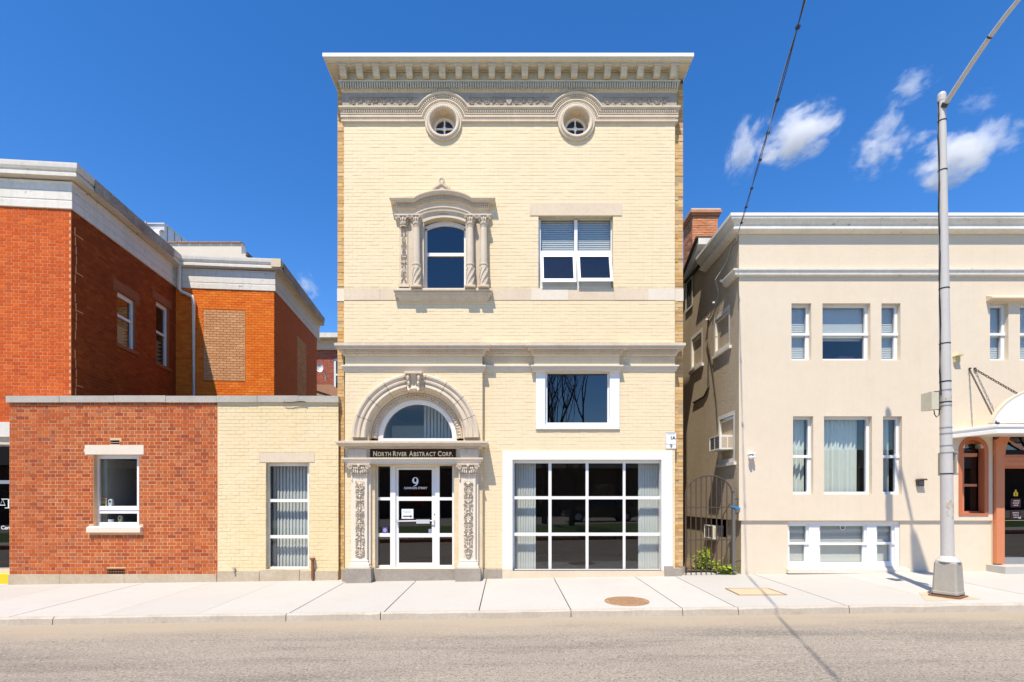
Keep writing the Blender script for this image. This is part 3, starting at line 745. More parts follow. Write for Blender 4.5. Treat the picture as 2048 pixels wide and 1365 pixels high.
# stone lining and the lower curved architrave
q = MB(); lw0, lw1 = X(843), X(937)
q.grid([[(x, -.035, seg(x, hwid+.05, Z(449), Z(437))), (x, -.035, Z(431)), ] for x in [lw0+(lw1-lw0)*i/N for i in range(N+1)]])
q.grid([[(x, -.035, seg(x, hwid+.05, Z(449), Z(437))), (x, .10, seg(x, hwid+.05, Z(449), Z(437)))] for x in [lw0+(lw1-lw0)*i/N for i in range(N+1)]])
q.box(X(843), wl0+.004, -.035, .1, wz0, Z(449)); q.box(wl1-.004, X(937), -.035, .1, wz0, Z(449))
q.box(X(799), X(843), -.03, .02, wz0, Z(433)); q.box(X(937), X(976), -.03, .02, wz0, Z(433))
q.build('window_lining', M['terracotta'], main)
def pcurve(x, base, rise, x0, x1):
    if x <= x0 or x >= x1: return base
    e = 2*(x-x0)/(x1-x0)-1; return base+rise*(1-e*e)**.8
def pediment(prof, x0, x1, a0, a1, base, rise, name, back=.05):
    rows = []; xx = [x0]+[a0+(a1-a0)*i/24 for i in range(25)]+[x1]
    rows.append([(x0-p, back, base+h) for p, h in prof])
    for i, x in enumerate(xx):
        e = -1 if i == 0 else (1 if i == len(xx)-1 else 0)
        rows.append([(x+e*p, -p, pcurve(x, base, rise, a0, a1)+h) for p, h in prof])
    rows.append([(x1+p, back, base+h) for p, h in prof])
    return MB().grid(rows).build(name, M['terracotta'], main)
pa0, pa1 = X(828, -.15), X(943, -.15); px0, px1_ = X(799), X(974); Bz = Z(394.5, -.16)
pediment([(0, .015), (.165, 0), (.165, -.022), (.14, -.045), (.13, -.068), (.08, -.07), (.08, -.085), (.06, -.09), (.055, -.155), (.035, -.165), (.03, -.17), (.03, -.27)], px0, px1_, pa0, pa1, Bz, .145, 'pediment')
pediment([(.03, -.262), (.085, -.275), (.085, -.295), (.065, -.30), (.06, -.325), (.075, -.33), (.07, -.355), (.045, -.36), (.045, -.392), (.0, -.392)], px0, px1_, pa0, pa1, Bz, .145, 'architrave')
q = MB(); n = 46
for i in range(n):
    x = px0-.05+(px1_-px0+.1)*(i+.5)/n; z = pcurve(x, Bz, .145, pa0, pa1)-.118
    q.box(x-.013, x+.013, -.095, -.05, z-.028, z+.028)
q.build('dentil_band', M['terracotta'], main, kind='stuff')
q = MB(); fx = X(883, -.05)                                # crowning ornament
fz = Z(380, -.05)
q.prism([(-.17, 0), (.17, 0), (.12, .03), (.08, .09), (-.08, .09), (-.12, .03)], lambda p: (fx+p[0], -.05, fz-.01+p[1]), lambda p: (fx+p[0], -.005, fz-.01+p[1]))
for k in range(14):
    a = 2*math.pi*k/14; q.ell((fx+.042*math.cos(a), -.055, fz+.165+.05*math.sin(a)), (.022, .024, .022), 5, 3)
for s in (-1, 1):
    for k in range(5): q.ell((fx+s*(.02+.03*k), -.06, fz+.10-.02*k), (.03, .024, .022), 5, 3)
q.build('finial', M['terracotta'], main)
def capital(q, x, y, z0, z1, r, sq=False):
    h = z1-z0
    q.box(x-r*1.5, x+r*1.5, y-r*1.5, y+r*1.4, z1-h*.13, z1)
    q.lathe([(r*.95, 0), (r*1.05, h*.3), (r*1.35, h*.86)], (x, y, z0), 12)
    for k in range(10):
        a = math.pi*(1+k/9.); q.ell((x+r*1.05*math.cos(a), y+r*1.05*math.sin(a), z0+h*.28), (r*.28, r*.28, h*.2), 5, 4)
    for k in range(7):
        a = math.pi*(1+k/6.); q.ell((x+r*1.25*math.cos(a), y+r*1.25*math.sin(a), z0+h*.58), (r*.33, r*.33, h*.2), 5, 4)
    for s in (-1, 1):
        scroll(q, lambda u, v, w: (u, y-r*1.35-w, v), x+s*r*1.15, z0+h*.74, r*.42, .0, s, r*.13)
        q.ell((x+s*r*1.5, y-r*.9, z0+h*.72), (r*.3, r*.35, h*.16), 6, 4)
    q.lathe([(r*.92, -h*.10), (r*1.15, -h*.08), (r*1.15, -h*.02), (r*.95, 0)], (x, y, z0), 12)
def column(px, y=-.115, r=.072):
    x = X(px, y); zt, zc, zb, zd = Z(433, y), Z(453.5, y), Z(577, y), Z(529, y)
    q = MB().lathe([(r*.98, zd-zb), (r*1.0, (zd-zb)*1.3), (r*.86, zc-zb-.005)], (x, y, zb), 18)
    c = q.build('column', M['terracotta'], main, smooth=True)
    q = MB(); capital(q, x, y, zc, zt, r*.85); q.build('capital', M['terracotta'], c)
    q = MB(); q.lathe([(r*1.0, .05), (r*1.02, zd-zb-.03), (r*1.14, zd-zb-.025), (r*1.14, zd-zb), (r*.95, zd-zb+.01)], (x, y, zb), 18)
    for k in range(6):                                     # spiral leaf carving on the lower drum
        for j in range(10):
            a = math.pi+k*math.pi/3+j*.22; z = .07+j*(zd-zb-.12)/10
            q.ell((x+r*1.03*math.cos(a), y+r*1.03*math.sin(a), zb+z), (.017, .017, .026), 5, 3)
    q.lathe([(r*1.3, 0), (r*1.3, .03), (r*1.15, .04), (r*1.2, .055), (r*1.0, .07)], (x, y, zb), 16)
    q.box(x-r*1.45, x+r*1.45, y-r*1.4, y+r*1.3, zb-.002, zb+.022); q.build('carved_drum', M['terracotta'], c)
for p in (833.3, 940.5, 967.5): column(p)
yq = -.055; x0, x1 = X(800, yq), X(815, yq)
q = MB().box(x0, x1, yq, .02, wz0, Z(454, yq)); q.box(x0-.03, x1+.03, yq-.03, .02, wz0-.002, wz0+.05); pl = q.build('pilaster', M['terracotta'], main)
q = MB(); capital(q, (x0+x1)/2, yq+.02, Z(453.5, yq), Z(433, yq), .068); q.build('capital', M['terracotta'], pl)
q = MB(); carve(q, front(yq), x0+.02, x1-.02, wz0+.08, Z(458, yq), .001, random.Random(5), 22, dep=.022); q.build('carved_panel', M['terracotta'], pl)
q = MB().prof_x([(0, wz0+.004), (.15, Z(577.5, -.15)), (.15, Z(581, -.15)), (.125, Z(582, -.13)), (.13, Z(586, -.13)), (.105, Z(588, -.11)), (.10, Z(591, -.10)), (.085, Z(593, -.09)), (.055, Z(599, -.06)), (.045, Z(602.5, -.05)), (0, Z(604, -.04))], X(805), X(970), back=.02)
q.build('window_sill', M['terracotta'], main)

# ---- upper right window: fixed panes over two tilted hoppers
yf = .10
P4 = [(X(1081.5, yf), X(1148.5, yf), Z(502, yf), Z(438, yf)), (X(1155, yf), X(1221.5, yf), Z(502, yf), Z(438, yf))]
L2 = [(X(1082, yf), X(1150, yf), Z(574, yf), Z(510, yf)), (X(1154.5, yf), X(1222, yf), Z(574, yf), Z(510, yf))]
wr = window(main, fr0, (ow_r[0]+.004, ow_r[1]-.004, ow_r[2], ow_r[3]-.02), P4, w=-yf, m=M['vinyl'], rm=M['interior'], ft=.06)
q = panel(fr0, ow_r[0]+.0035, ow_r[1]-.0035, ow_r[2], Z(506, yf), L2, -yf+.004, .05); q.build('sash_frame', M['vinyl'], wr)
for p in P4: hslats(wr, fr0, p[0], p[1], p[2]+.01, p[3]-.005, -.19, 17, -1.1, m=M['blind_white'])
for i, (a, c, e, g) in enumerate(L2):
    ang = .27 if i == 0 else .30; ca, sa = math.cos(ang), math.sin(ang)
    fs = lambda u, v, w: (u, (yf-.008)-w*ca-(g-v)*sa, g-(g-v)*ca+w*sa*.0-w*sa)
    hgt = g-e; q = panel(fs, a-.006, c+.006, e-.0, g, [(a+.045, c-.045, e+.075, g-.05)], .0, .03)
    q.quad(fs(a-.006, e, 0), fs(a-.006, g, 0), fs(a-.006, g, -.035), fs(a-.006, e, -.035)); q.quad(fs(c+.006, e, 0), fs(c+.006, g, 0), fs(c+.006, g, -.035), fs(c+.006, e, -.035)); q.quad(fs(a-.006, e, 0), fs(c+.006, e, 0), fs(c+.006, e, -.035), fs(a-.006, e, -.035))
    sh = q.build('tilted_sash', M['vinyl'], wr)
    MB().fbox(fs, a+.044, c-.044, e+.074, g-.049, -.022, -.016).build('pane', M['glass_dark'], main).parent = wr
    q = MB()
    for k in range(4): q.fbox(fr0, a+.03+k*(c-a-.07)/3, a+.045+k*(c-a-.07)/3, e+.002, e+.16, -yf-.03, -yf-.045)
    q.build('guard_bar', M['vinyl'], wr)

# ---- lower cornice: breaks forward over the doorway bay and over the small window
def entab(x0, x1, y, l, r):
    ys = y
    MB().prof_x([(.0, zp(.15, 685, y)+.01), (.155, zp(.155, 686, y)), (.155, zp(.155, 691, y)), (.135, zp(.13, 693, y)), (.13, zp(.13, 697, y)), (.105, zp(.10, 698.5, y)), (.07, zp(.07, 699, y)), (.07, zp(.07, 700, y)), (.045, zp(.045, 706, y)), (.03, zp(.03, 710.5, y)), (.01, zp(.01, 712, y)), (.006, zp(.006, 713, y))], x0, x1, ys, .2, l, r).build('cornice', M['terracotta'], main)
    dentils(x0-.03*l, x1+.03*r, zp(.06, 705.5, y), zp(.06, 700, y), y-.045, .028, .040, M['terracotta'])
    dentils(x0-.02*l, x1+.02*r, zp(.04, 710, y), zp(.04, 706.3, y), y-.034, .016, .034, M['terracotta'], egg=True, name='egg_moulding')
    MB().prof_x([(.0, zp(.05, 729, y)), (.062, zp(.06, 730, y)), (.062, zp(.06, 732.5, y)), (.04, zp(.04, 734, y)), (.038, zp(.04, 738, y)), (.022, zp(.02, 739, y)), (.022, zp(.02, 742, y)), (0, zp(.01, 743, y))], x0, x1, ys, .2, l, r).build('architrave', M['limestone_light'], main)
    if y < 0: MB().box(x0, x1, y, .01, Z(743, y), zp(.01, 712, y)).build('frieze', M['cream'], main)
PB = -.08
b0, b1 = X(1068, PB), X(1239, PB)
entab(bay_l, bay_r, BAY, 1, 1); entab(bay_r+.0, b0, 0., 0, 0); entab(b0, b1, PB, 1, 1); entab(b1, XR, 0., 0, 1)

# ---- first floor window with wide white surround
q = panel(fr0, X(1071.5), X(1238.5), Z(859), Z(742)-.01, [(X(1090), X(1219), Z(850), Z(744.5))], .035, .1)
a, c, e, g = X(1071.5), X(1238.5), Z(859), Z(742)
q.quad(fr0(a, e, .035), fr0(a, g, .035), fr0(a, g, 0), fr0(a, e, 0)); q.quad(fr0(c, e, .035), fr0(c, g, .035), fr0(c, g, 0), fr0(c, e, 0)); q.quad(fr0(a, e, .035), fr0(c, e, .035), fr0(c, e, 0), fr0(a, e, 0))
q.build('window_surround', M['white'], main)
wm = window(main, fr0, (X(1088), X(1221), Z(852), Z(743)), [(X(1094.5, .06), X(1214.5, .06), Z(846, .06), Z(748, .06))], w=-.045, m=M['vinyl'], gm=M['glass_dark'])
# two small ceiling lamps glint inside the room
for px, py, y in ((1121, 753.5, .9), (1188.5, 829, 1.6)):
    x, z = X(px, y), Z(py, y); MB().lathe([(.001, 0), (.045, .004), (.04, .018), (.001, .02)], (x, y, z), 12).build('ceiling_lamp', M['white'], wm)

# ---- shop window
a, c, e, g = X(1005), X(1344), Z(1152), Z(903)
q = panel(fr0, a, c, Z(1141), g, [(X(1025), X(1322), Z(1141.5), Z(920))], .03, .1)
q.quad(fr0(a, e, .03), fr0(a, g, .03), fr0(a, g, 0), fr0(a, e, 0)); q.quad(fr0(c, e, .03), fr0(c, g, .03), fr0(c, g, 0), fr0(c, e, 0)); q.quad(fr0(a, g, .03), fr0(c, g, .03), fr0(c, g, 0), fr0(a, g, 0))
q.build('window_surround', M['white'], main)
ys = .075; cols = [(1029, 1097), (1103, 1171.5), (1177, 1246), (1251, 1319.5)]; rws = [(927, 993), (999, 1066), (1072, 1139)]
Zs = lambda py: Z(py, ys); Xs = lambda px: X(px, ys)
sw = window(main, fr0, (X(1024), X(1323), Z(1143), Z(919)), [(Xs(p0), Xs(p1), Zs(r1), Zs(r0)) for p0, p1 in cols for r0, r1 in rws], w=-ys, room=4.5, ex=.1, m=M['white'], label='wide shop window of twelve panes')
vslats(sw, fr0, X(1030, .25), X(1071, .25), Zs(1139)-.05, Zs(925)+.03, -.25, 8, .5)
vslats(sw, fr0, X(1277, .25), X(1319, .25), Zs(1139)-.05, Zs(925)+.03, -.25, 8, .55)
MB().box(X(1022), X(1327), -.05, .1, Z(1157), Z(1141.5)).build('window_sill', M['limestone'], main)
MB().box(X(1004.5), X(1021.8), -.055, .1, -.05, Z(1138)).build('plinth_stone', M['limestone'], main)

# ---- doorway: arch, fanlight, entablature, carved pilasters, door
prof = [(126.5, .0), (126.5, -.185), (124.5, -.20), (121, -.20), (119, -.185), (116.5, -.165), (115.5, -.165), (113.5, -.185), (110.5, -.18), (109.5, -.155), (107.5, -.15), (104.5, -.165), (101.5, -.17), (99.5, -.155), (98.5, -.13), (96.5, -.10), (95, -.06), (93, -.02), (92, .0)]
na = 9
for i in range(na):
    a0 = math.pi*i/na+(.004 if i else 0); a1 = math.pi*(i+1)/na-(.004 if i < na-1 else 0)
    MB().arc(acx, acz, a0, a1, [(ar(r), y+BAY*.25) for r, y in prof], 6).build('arch_stone', M['terracotta'], main)
MB().arc(acx, acz, 0, math.pi, [(ar(r), y) for r, y in ((93, .0), (91, -.03), (81, .03), (79.5, .05), (79.5, .12))], 36, False).build('carved_archivolt', M['terracotta'], main)
q = MB(); R = random.Random(9)
for i in range(44):
    a = math.pi*(i+.5)/44; r = ar(86); q.ell((acx+r*math.cos(a), -.012, acz+r*math.sin(a)), (.028, .022, .028), 6, 4)
    for k in range(2):
        a2 = a+R.uniform(-.03, .03); r = ar(R.choice([82.5, 89.5])); q.ell((acx+r*math.cos(a2), -.01, acz+r*math.sin(a2)), (.014, .02, .014), 5, 3)
q.build('archivolt_leaf', M['terracotta'], main, kind='stuff')
q = MB().arc(acx, acz, 0, math.pi, [(ar(80), .03), (ar(76), .03), (ar(75), .045), (ar(72.5), .045), (ar(70.5), .06), (ar(70.5), .12)], 36, False)
q.box(acx-ar(80), acx+ar(80), .035, .12, acz-.06, acz+.008)
fan = q.build('fanlight', M['white'], main)
MB().prism([(ar(71)*math.cos(math.pi*i/24), ar(71)*math.sin(math.pi*i/24)) for i in range(25)], lambda p: (acx+p[0], .08, acz+p[1]), lambda p: (acx+p[0], .086, acz+p[1])).build('pane', M['glass_clear'], fan)
q = MB().box(acx-ar(90), acx+ar(90), .125, 3.2, acz-.15, acz+ar(85)); q.f = [f for i, f in enumerate(q.f) if i != 2]; q.build('room', M['interior_light'], fan)
q = MB()
for k in range(9): q.box(acx+.02+k*.07, acx+.07+k*.07, .7, .72, acz-.1, acz+.8)
q.box(acx-.75, acx-.05, 1.2, 1.4, acz-.1, acz+.42); q.build('louvre', M['blind'], fan)
# keystone bracket
kx = X(826.5, -.3); kz0, kz1 = Z(783, -.3), Z(748, -.3)
q = MB(); pr = []
for i in range(13):
    t = i/12.; z = kz1+(kz0-kz1)*t
    out = .30-.07*math.sin(t*math.pi*.9)+(.055*math.sin((t-.72)/.28*math.pi) if t > .72 else 0); w = .135-.025*t
    pr.append((z, out, w))
q.grid([[(kx-w, -.12, z), (kx-w, -o, z), (kx-w*.55, -o+.02, z), (kx-w*.3, -o-.012, z), (kx, -o+.006, z), (kx+w*.3, -o-.012, z), (kx+w*.55, -o+.02, z), (kx+w, -o, z), (kx+w, -.12, z)] for z, o, w in pr])
q.poly([(kx-.135, -.12, kz1), (kx-.135, -.30, kz1), (kx+.135, -.30, kz1), (kx+.135, -.12, kz1)])
q.box(kx-.165, kx+.165, -.335, -.12, kz1+.001, kz1+.045)
for s in (-1, 1):
    q.ell((kx+s*.1, -.30, kz1-.07), (.03, .03, .055), 6, 4); q.ell((kx+s*.09, -.29, kz1-.17), (.025, .03, .045), 6, 4)
q.ell((kx, -.30, kz0+.045), (.07, .045, .035), 8, 5); q.ell((kx-.085, -.285, kz0+.02), (.028, .03, .03), 6, 4); q.ell((kx+.085, -.285, kz0+.02), (.028, .03, .03), 6, 4)
q.build('keystone', M['terracotta'], main)
# entablature over the door
ex0, ex1 = X(693, BAY), X(962, BAY); PE = .10                      # frieze stands PE in front of the bay
ye = BAY-PE
MB().prof_x([(.0, zp(.17, 881, ye)+.012), (.17, zp(.17, 882.5, ye)), (.17, zp(.17, 886, ye)), (.145, zp(.14, 887.5, ye)), (.13, zp(.13, 891, ye)), (.10, zp(.10, 892, ye)), (.055, zp(.055, 893, ye)), (.035, zp(.03, 897.5, ye)), (.0, zp(.0, 899, ye))], ex0+.03, ex1-.03, ye, .3).build('cornice', M['terracotta'], main)
dentils(ex0, ex1, zp(.05, 897, ye), zp(.05, 893.2, ye), ye-.035, .025, .036, M['terracotta'])
MB().box(ex0+.03, ex1-.03, ye, .05, Z(917, ye), Z(898.5, ye)).build('frieze', M['terracotta'], main)
for a, c in ((697, 734), (921, 957)): MB().box(X(a, ye), X(c, ye), ye-.035, ye+.01, Z(917, ye), Z(899, ye)).build('frieze_block', M['terracotta'], main)
MB().prof_x([(.0, zp(.07, 915, ye)), (.075, zp(.07, 916, ye)), (.075, zp(.07, 918, ye)), (.045, zp(.045, 920, ye)), (.04, zp(.04, 923, ye)), (.025, zp(.025, 924, ye)), (.025, zp(.025, 928, ye)), (-.1, zp(.0, 928, ye))], ex0+.03, ex1-.03, ye, .3).build('architrave', M['limestone_light'], main)
for cpx in (719.5, 936.5):
    x = X(cpx, -.24); yq = -.235
    sx = .135
    q = MB().box(x-sx-.05, x+sx+.05, -.175, .05, Z(1137, -.17), Z(928, -.17)); q.box(x-sx, x+sx, yq, -.17, Z(1128, yq), Z(951, yq))
    q.prof_x([(0, Z(1120, yq)), (.015, Z(1120.5, yq)), (.022, Z(1122, yq)), (.015, Z(1124, yq)), (.02, Z(1125, yq)), (.045, Z(1128, yq)), (.05, Z(1131, yq)), (.045, Z(1132.5, yq)), (.065, Z(1133, yq)), (.065, Z(1137.5, yq))], x-sx, x+sx, yq, .1)
    pl = q.build('pilaster', M['limestone_light'], main)
    q = MB(); zc0, zc1 = Z(948, yq), Z(928, yq); hh = zc1-zc0
    q.prism([(-sx, 0), (sx, 0), (sx*1.45, hh*.86), (-sx*1.45, hh*.86)], lambda p: (x+p[0], yq-.01-(.05 if p[1] else 0), zc0+p[1]), lambda p: (x+p[0], -.15, zc0+p[1]))
    q.box(x-sx*1.5, x+sx*1.5, yq-.09, -.15, zc0+hh*.87, zc1)
    for s in (-1, 1):
        scroll(q, lambda u, v, w: (u, yq-.075-w, v), x+s*sx*1.2, zc0+hh*.66, .05, .0, s, .013)
        for k in range(4): q.ell((x+s*sx*(.2+.28*k), yq-.045, zc0+hh*(.2+.06*k)), (.022, .022, .045), 5, 4)
        for k in range(3): q.ell((x+s*sx*(.15+.25*k), yq-.06, zc0+hh*.55), (.020, .020, .03), 5, 4)
    q.ell((x, yq-.085, zc0+hh*.8), (.03, .025, .035), 6, 4)
    q.box(x-sx-.02, x+sx+.02, yq-.022, -.17, Z(951, yq), Z(948, yq)); q.box(x-sx-.005, x+sx+.005, yq-.01, -.17, Z(955, yq), Z(951, yq)); q.build('capital', M['terracotta'], pl)
    q = MB(); R = random.Random(int(cpx)); fp = front(yq)
    q.fbox(fp, x-.085, x+.085, Z(1116, yq), Z(962, yq), -.03, .0012)
    pl_bg = q.build('sunk_panel', M['terracotta'], pl)
    q = MB(); z0, z1 = Z(1114, yq), Z(963, yq)
    carve(q, fp, x-.082, x+.082, z0, z1, .003, R, 30, dep=.030)
    q.tube([fp(x, z0, .012), fp(x, z1, .012)], .008, 5)
    for k in range(6):
        z = z0+(k+.5)*(z1-z0)/6
        for s in (-1, 1): scroll(q, fp, x+s*.045, z, .03, .014, s, .008)
        q.ell((x, yq-.015, z+.07), (.022, .02, .03), 6, 4)
    q.build('carved_panel', M['limestone_light'], pl)
    MB().box(x-.235, x+.235, -.34, .02, gz(x, 0)-.1, Z(1137.5, -.3)).build('plinth_stone', M['grey_stone'], main)
MB().box(X(742), X(918), -.17, .1, -.1, Z(1138.5, -.15)).build('threshold', M['grey_stone'], main)
MB().box(bay_l-.05, X(697), BAY-.03, .1, -.15, Z(1137.5)).build('plinth_stone', M['grey_stone'], main)
MB().box(X(955), X(1004), -.06, .1, -.1, Z(1138.5)).build('plinth_stone', M['grey_stone'], main)
MB().box(X(1327), X(1344.5), -.075, .1, -.1, Z(1132)).build('plinth_stone', M['grey_stone'], main)
MB().box(X(1345), X(1362), -.06, .1, -.1, Z(1137)).build('plinth_stone', M['grey_stone'], main)
MB().box(X(1362.3), X(1368, .1), .07, .6, -.1, Z(1135)).build('plinth_stone', M['grey_stone'], main)
# door and sidelights
def nine():                                               # an old style figure 9: thick left bowl, thin hairline, curling tail
    b = MB(); fr = front(.083); u, v = X(830.5, .07), Z(962.5, .07); n = 20
    o = [(u-.001+.060*math.cos(2*math.pi*k/n), v+.010+.064*math.sin(2*math.pi*k/n)) for k in range(n)]
    i = [(u+.000+.026*math.cos(2*math.pi*k/n), v+.018+.042*math.sin(2*math.pi*k/n)) for k in range(n)]
    for k in range(n): j = (k+1) % n; b.quad(fr(*o[k], 0), fr(*o[j], 0), fr(*i[j], 0), fr(*i[k], 0))
    p = [(u+.059, v+.012), (u+.058, v-.03), (u+.040, v-.068), (u+.005, v-.095), (u-.04, v-.108)]
    q = [(u+.024, v+.010), (u+.026, v-.03), (u+.014, v-.062), (u-.012, v-.088), (u-.043, v-.103)]
    for k in range(4): b.quad(fr(*p[k], .0005), fr(*p[k+1], .0005), fr(*q[k+1], .0005), fr(*q[k], .0005))
    return b
yd = .02; frd = front(0.)
def dp(a, c, e, g, y=yd): return (X(a, y), X(c, y), Z(g, y), Z(e, y))
side = [dp(755.5, 780.5, 933, 995), dp(755.5, 780.5, 1001, 1067), dp(755.5, 780.5, 1074, 1131), dp(879, 904.5, 932, 995), dp(879, 904.5, 1001, 1067), dp(879, 904.5, 1074, 1131)]
dr0 = dp(791, 870.5, 935, 1137)
q = panel(frd, X(749, yd), X(909, yd), Z(1138.5, yd), Z(929.5, yd), side+[dr0], -yd, .06)
dw = q.build('door_frame', M['white'], main, label='white frame with three glass sidelights on each side of the door')
for p in side: MB().fbox(frd, p[0]+.001, p[1]-.001, p[2]+.001, p[3]-.001, -yd-.04, -yd-.034).build('pane', M['glass_dark'], dw)
q = MB().box(X(745), X(912), .26, 4., -.05, Z(926)); q.f = [f for i, f in enumerate(q.f) if i != 2]; q.build('room', M['interior'], dw)
y2 = .07
dpn = [dp(797, 864, 940, 994, y2), dp(797.5, 864, 1002, 1067, y2), dp(798, 865, 1075, 1126, y2)]
q = panel(frd, dr0[0]+.004, dr0[1]-.004, dr0[2]+.004, dr0[3]-.004, dpn, -y2+.02, .05)
door = q.build('door', M['white'], main, label='white glazed entrance door under the name sign')
for p in dpn: MB().fbox(frd, p[0]+.001, p[1]-.001, p[2]+.001, p[3]-.001, -y2-.02, -y2-.014).build('pane', M['glass_dark'], door)
q = MB().tube([(X(793, .0), .0, Z(1043, .0)), (X(869, .0), .0, Z(1042, .0))], .011, 8); q.box(X(833), X(859.5), -.03, .01, Z(1047.5), Z(1039.5))
for px in (794, 868): q.box(X(px)-.012, X(px)+.012, -.01, .05, Z(1045), Z(1040))
q.build('push_bar', M['silver'], door)
MB().lathe([(.001, 0), (.014, 0), (.014, .02)], (0, 0, 0), 10)
q = MB(); q.ell((X(868.5), .045, Z(1029)), (.014, .012, .016), 8, 5); q.build('lock', M['steel'], door)
nine().build('house_number', M['paper'], door, label='white 9 on the door glass')
lettering('CANNON STREET', .056, front(y2+.013), X(831, y2), Z(978.5, y2), 0, bold=.0012).build('street_lettering', M['paper'], door, label='CANNON STREET in small white capitals on the door glass')
# ---- things fixed to or lying on the front
sg = thing('name_sign', 'long dark sign reading NORTH RIVER ABSTRACT CORP. above the entrance', 'sign', (X(825, ye), ye, Z(906, ye)))
ysn = ye-.03
MB().box(X(740, ysn), X(911.5, ysn), ysn, ye, Z(914.5, ysn), Z(899, ysn)).build('board', M['sign_brown'], sg)
x = X(746, ysn)
frs_ = front(ysn-.003)
tx = MB(); SC = 1.
def small_caps(words, u, v, big, small, fr, total):
    parts = []; cur = 0.
    for w_ in words:
        for i, ch in enumerate(w_):
            s = big if i == 0 else small
            g = lettering(ch, s, lambda a, b_, c_: (a, b_, c_), 0, 0, 0, align='LEFT', bold=s*.030)
            wd = max(p[0] for p in g.v); mn_ = min(p[0] for p in g.v)
            # small serifs on straight stems
            parts.append((g, cur-mn_)); cur += (wd-mn_)+s*.10
        cur += big*.30
    k = total/(cur-big*.30)
    out = MB()
    for g, o in parts:
        h = MB(); h.v = [tuple(fr(u+(p[0]+o)*k, v+p[1], 0)) for p in g.v]; h.f = g.f; out.add(h)
    return out
small_caps(['NORTH', 'RIVER', 'ABSTRACT', 'CORP.'], X(746.5, ysn), Z(912.7, ysn), .132, .108, frs_, X(906.5, ysn)-X(746.5, ysn)).build('lettering', M['gold'], sg, label='gold capitals NORTH RIVER ABSTRACT CORP.')
asg = thing('address_sign', 'small white plate marked 1A and 9 high beside the shop window', 'sign', (X(1340), 0, Z(881)))
fa = front(-.012)
MB().box(X(1331), X(1352), -.012, 0.004, Z(898), Z(865)).build('plate', M['vinyl'], asg)
q = MB().fbox(fa, X(1331.5), X(1351.5), Z(889.3), Z(888.6), 0, .003)
for a, c, e, g in ((1331, 1331.7, 865, 898), (1351.4, 1352.1, 865, 898), (1331, 1352, 865, 865.6), (1331, 1352, 897.5, 898.1)): q.fbox(fa, X(a), X(c), Z(g), Z(e), 0, .004)
q.fbox(fa, X(1334), X(1350), Z(868.9), Z(867.4), 0, .002); q.build('border', M['grey_ink'], asg)
q = lettering('1A', .088, fa, X(1345), Z(879.5), .003, bold=.003); q.add(lettering('9', .10, fa, X(1342), Z(896.5), .003, bold=.001)); q.build('lettering', M['ink'], asg)
pn = thing('paper_notice', 'white paper notice with a right pointing arrow taped inside the door glass', 'notice', (X(814, y2), y2, Z(1028, y2)))
fn = front(y2+.012)
MB().fbox(fn, X(803, y2), X(826.5, y2), Z(1038, y2), Z(1018.5, y2), 0, .002).build('sheet', M['paper'], pn)
q = MB().fbox(fn, X(806, y2), X(821, y2), Z(1034, y2), Z(1032, y2), .0015, .004); q.poly([fn(X(820.5, y2), Z(1035.5, y2), .004), fn(X(824.5, y2), Z(1033, y2), .004), fn(X(820.5, y2), Z(1030.5, y2), .004)]); q.build('arrow', M['ink'], pn)
q = MB()
for r_, (a, c) in enumerate(((806, 822), (808, 821))):
    R = random.Random(r_); u = X(a, y2)
    while u < X(c, y2): d_ = R.uniform(.006, .02); q.fbox(fn, u, u+d_, Z(1023.5+3*r_, y2), Z(1022+3*r_, y2), .0015, .003); u += d_+.006
q.build('print', M['grey_ink'], pn)
st = thing('purple_sticker', 'square purple sticker low on the left sidelight glass', 'sticker', (X(769), .02, Z(1061)))
fq = front(.052)
MB().fbox(fq, X(764, yd), X(774.5, yd), Z(1066.5, yd), Z(1055, yd), 0, .003).build('sheet', M['purple'], st)
q = MB().arc(X(769.2, yd), Z(1061, yd), 0, 2*math.pi, [(.032, .0475), (.026, .0475)], 16, False)
q.fbox(fq, X(768.7, yd), X(769.8, yd), Z(1063, yd), Z(1059, yd), .003, .005); q.build('emblem', M['paper'], st)
stw = thing('round_sticker', 'small white sticker with dark centre at the lower corner of the door glass', 'sticker', (X(861), .07, Z(1062)))
MB().fbox(fn, X(857, y2), X(864.5, y2), Z(1066, y2), Z(1058.5, y2), 0, .003).build('sheet', M['paper'], stw)
q = MB(); q.fbox(fn, X(860.3, y2), X(862, y2), Z(1063, y2), Z(1061.3, y2), .003, .005); q.build('emblem', M['orange'], stw)

# ================================================================== THE LOW ANNEX, half red brick, half painted
YA = .05; fra = front(YA)
A = lambda px: X(px, YA); AZ_ = lambda py: Z(py, YA)
annex = thing('annex_building', 'low flat roofed annex, left half bare red brick and right half cream painted', 'building', (A(350), YA, -.1))
xa, xm, xb = A(19), A(435.5), A(677)
hr = (A(187), A(278), AZ_(1053), AZ_(909)); hc = (A(532), A(618), AZ_(1139), AZ_(926))
hv = (A(220), A(239), AZ_(889), AZ_(881)); hg = (A(213.5), A(251), AZ_(1150), AZ_(1138))
ztop = AZ_(804)
panel(fra, xa, xm, -.5, ztop, [hr, hv, hg], 0, .2).build('wall', M['red_mortar'], annex)
panel(fra, xm, xb, -.5, ztop, [hc], 0, .2).build('wall', M['annex_mortar'], annex)
q = MB().quad((xa, YA, -.5), (xa, 4, -.5), (xa, 4, ztop), (xa, YA, ztop)); q.quad((xa, YA, ztop-.15), (xb+.02, YA, ztop-.15), (xb+.02, 12, ztop-.15), (xa, 12, ztop-.15)); q.build('roof', M['roofing'], annex)
for h in (hv, hg): MB().box(h[0]-.02, h[1]+.02, YA+.08, YA+.1, h[2]-.02, h[3]+.02).build('vent_back', M['dark'], annex)
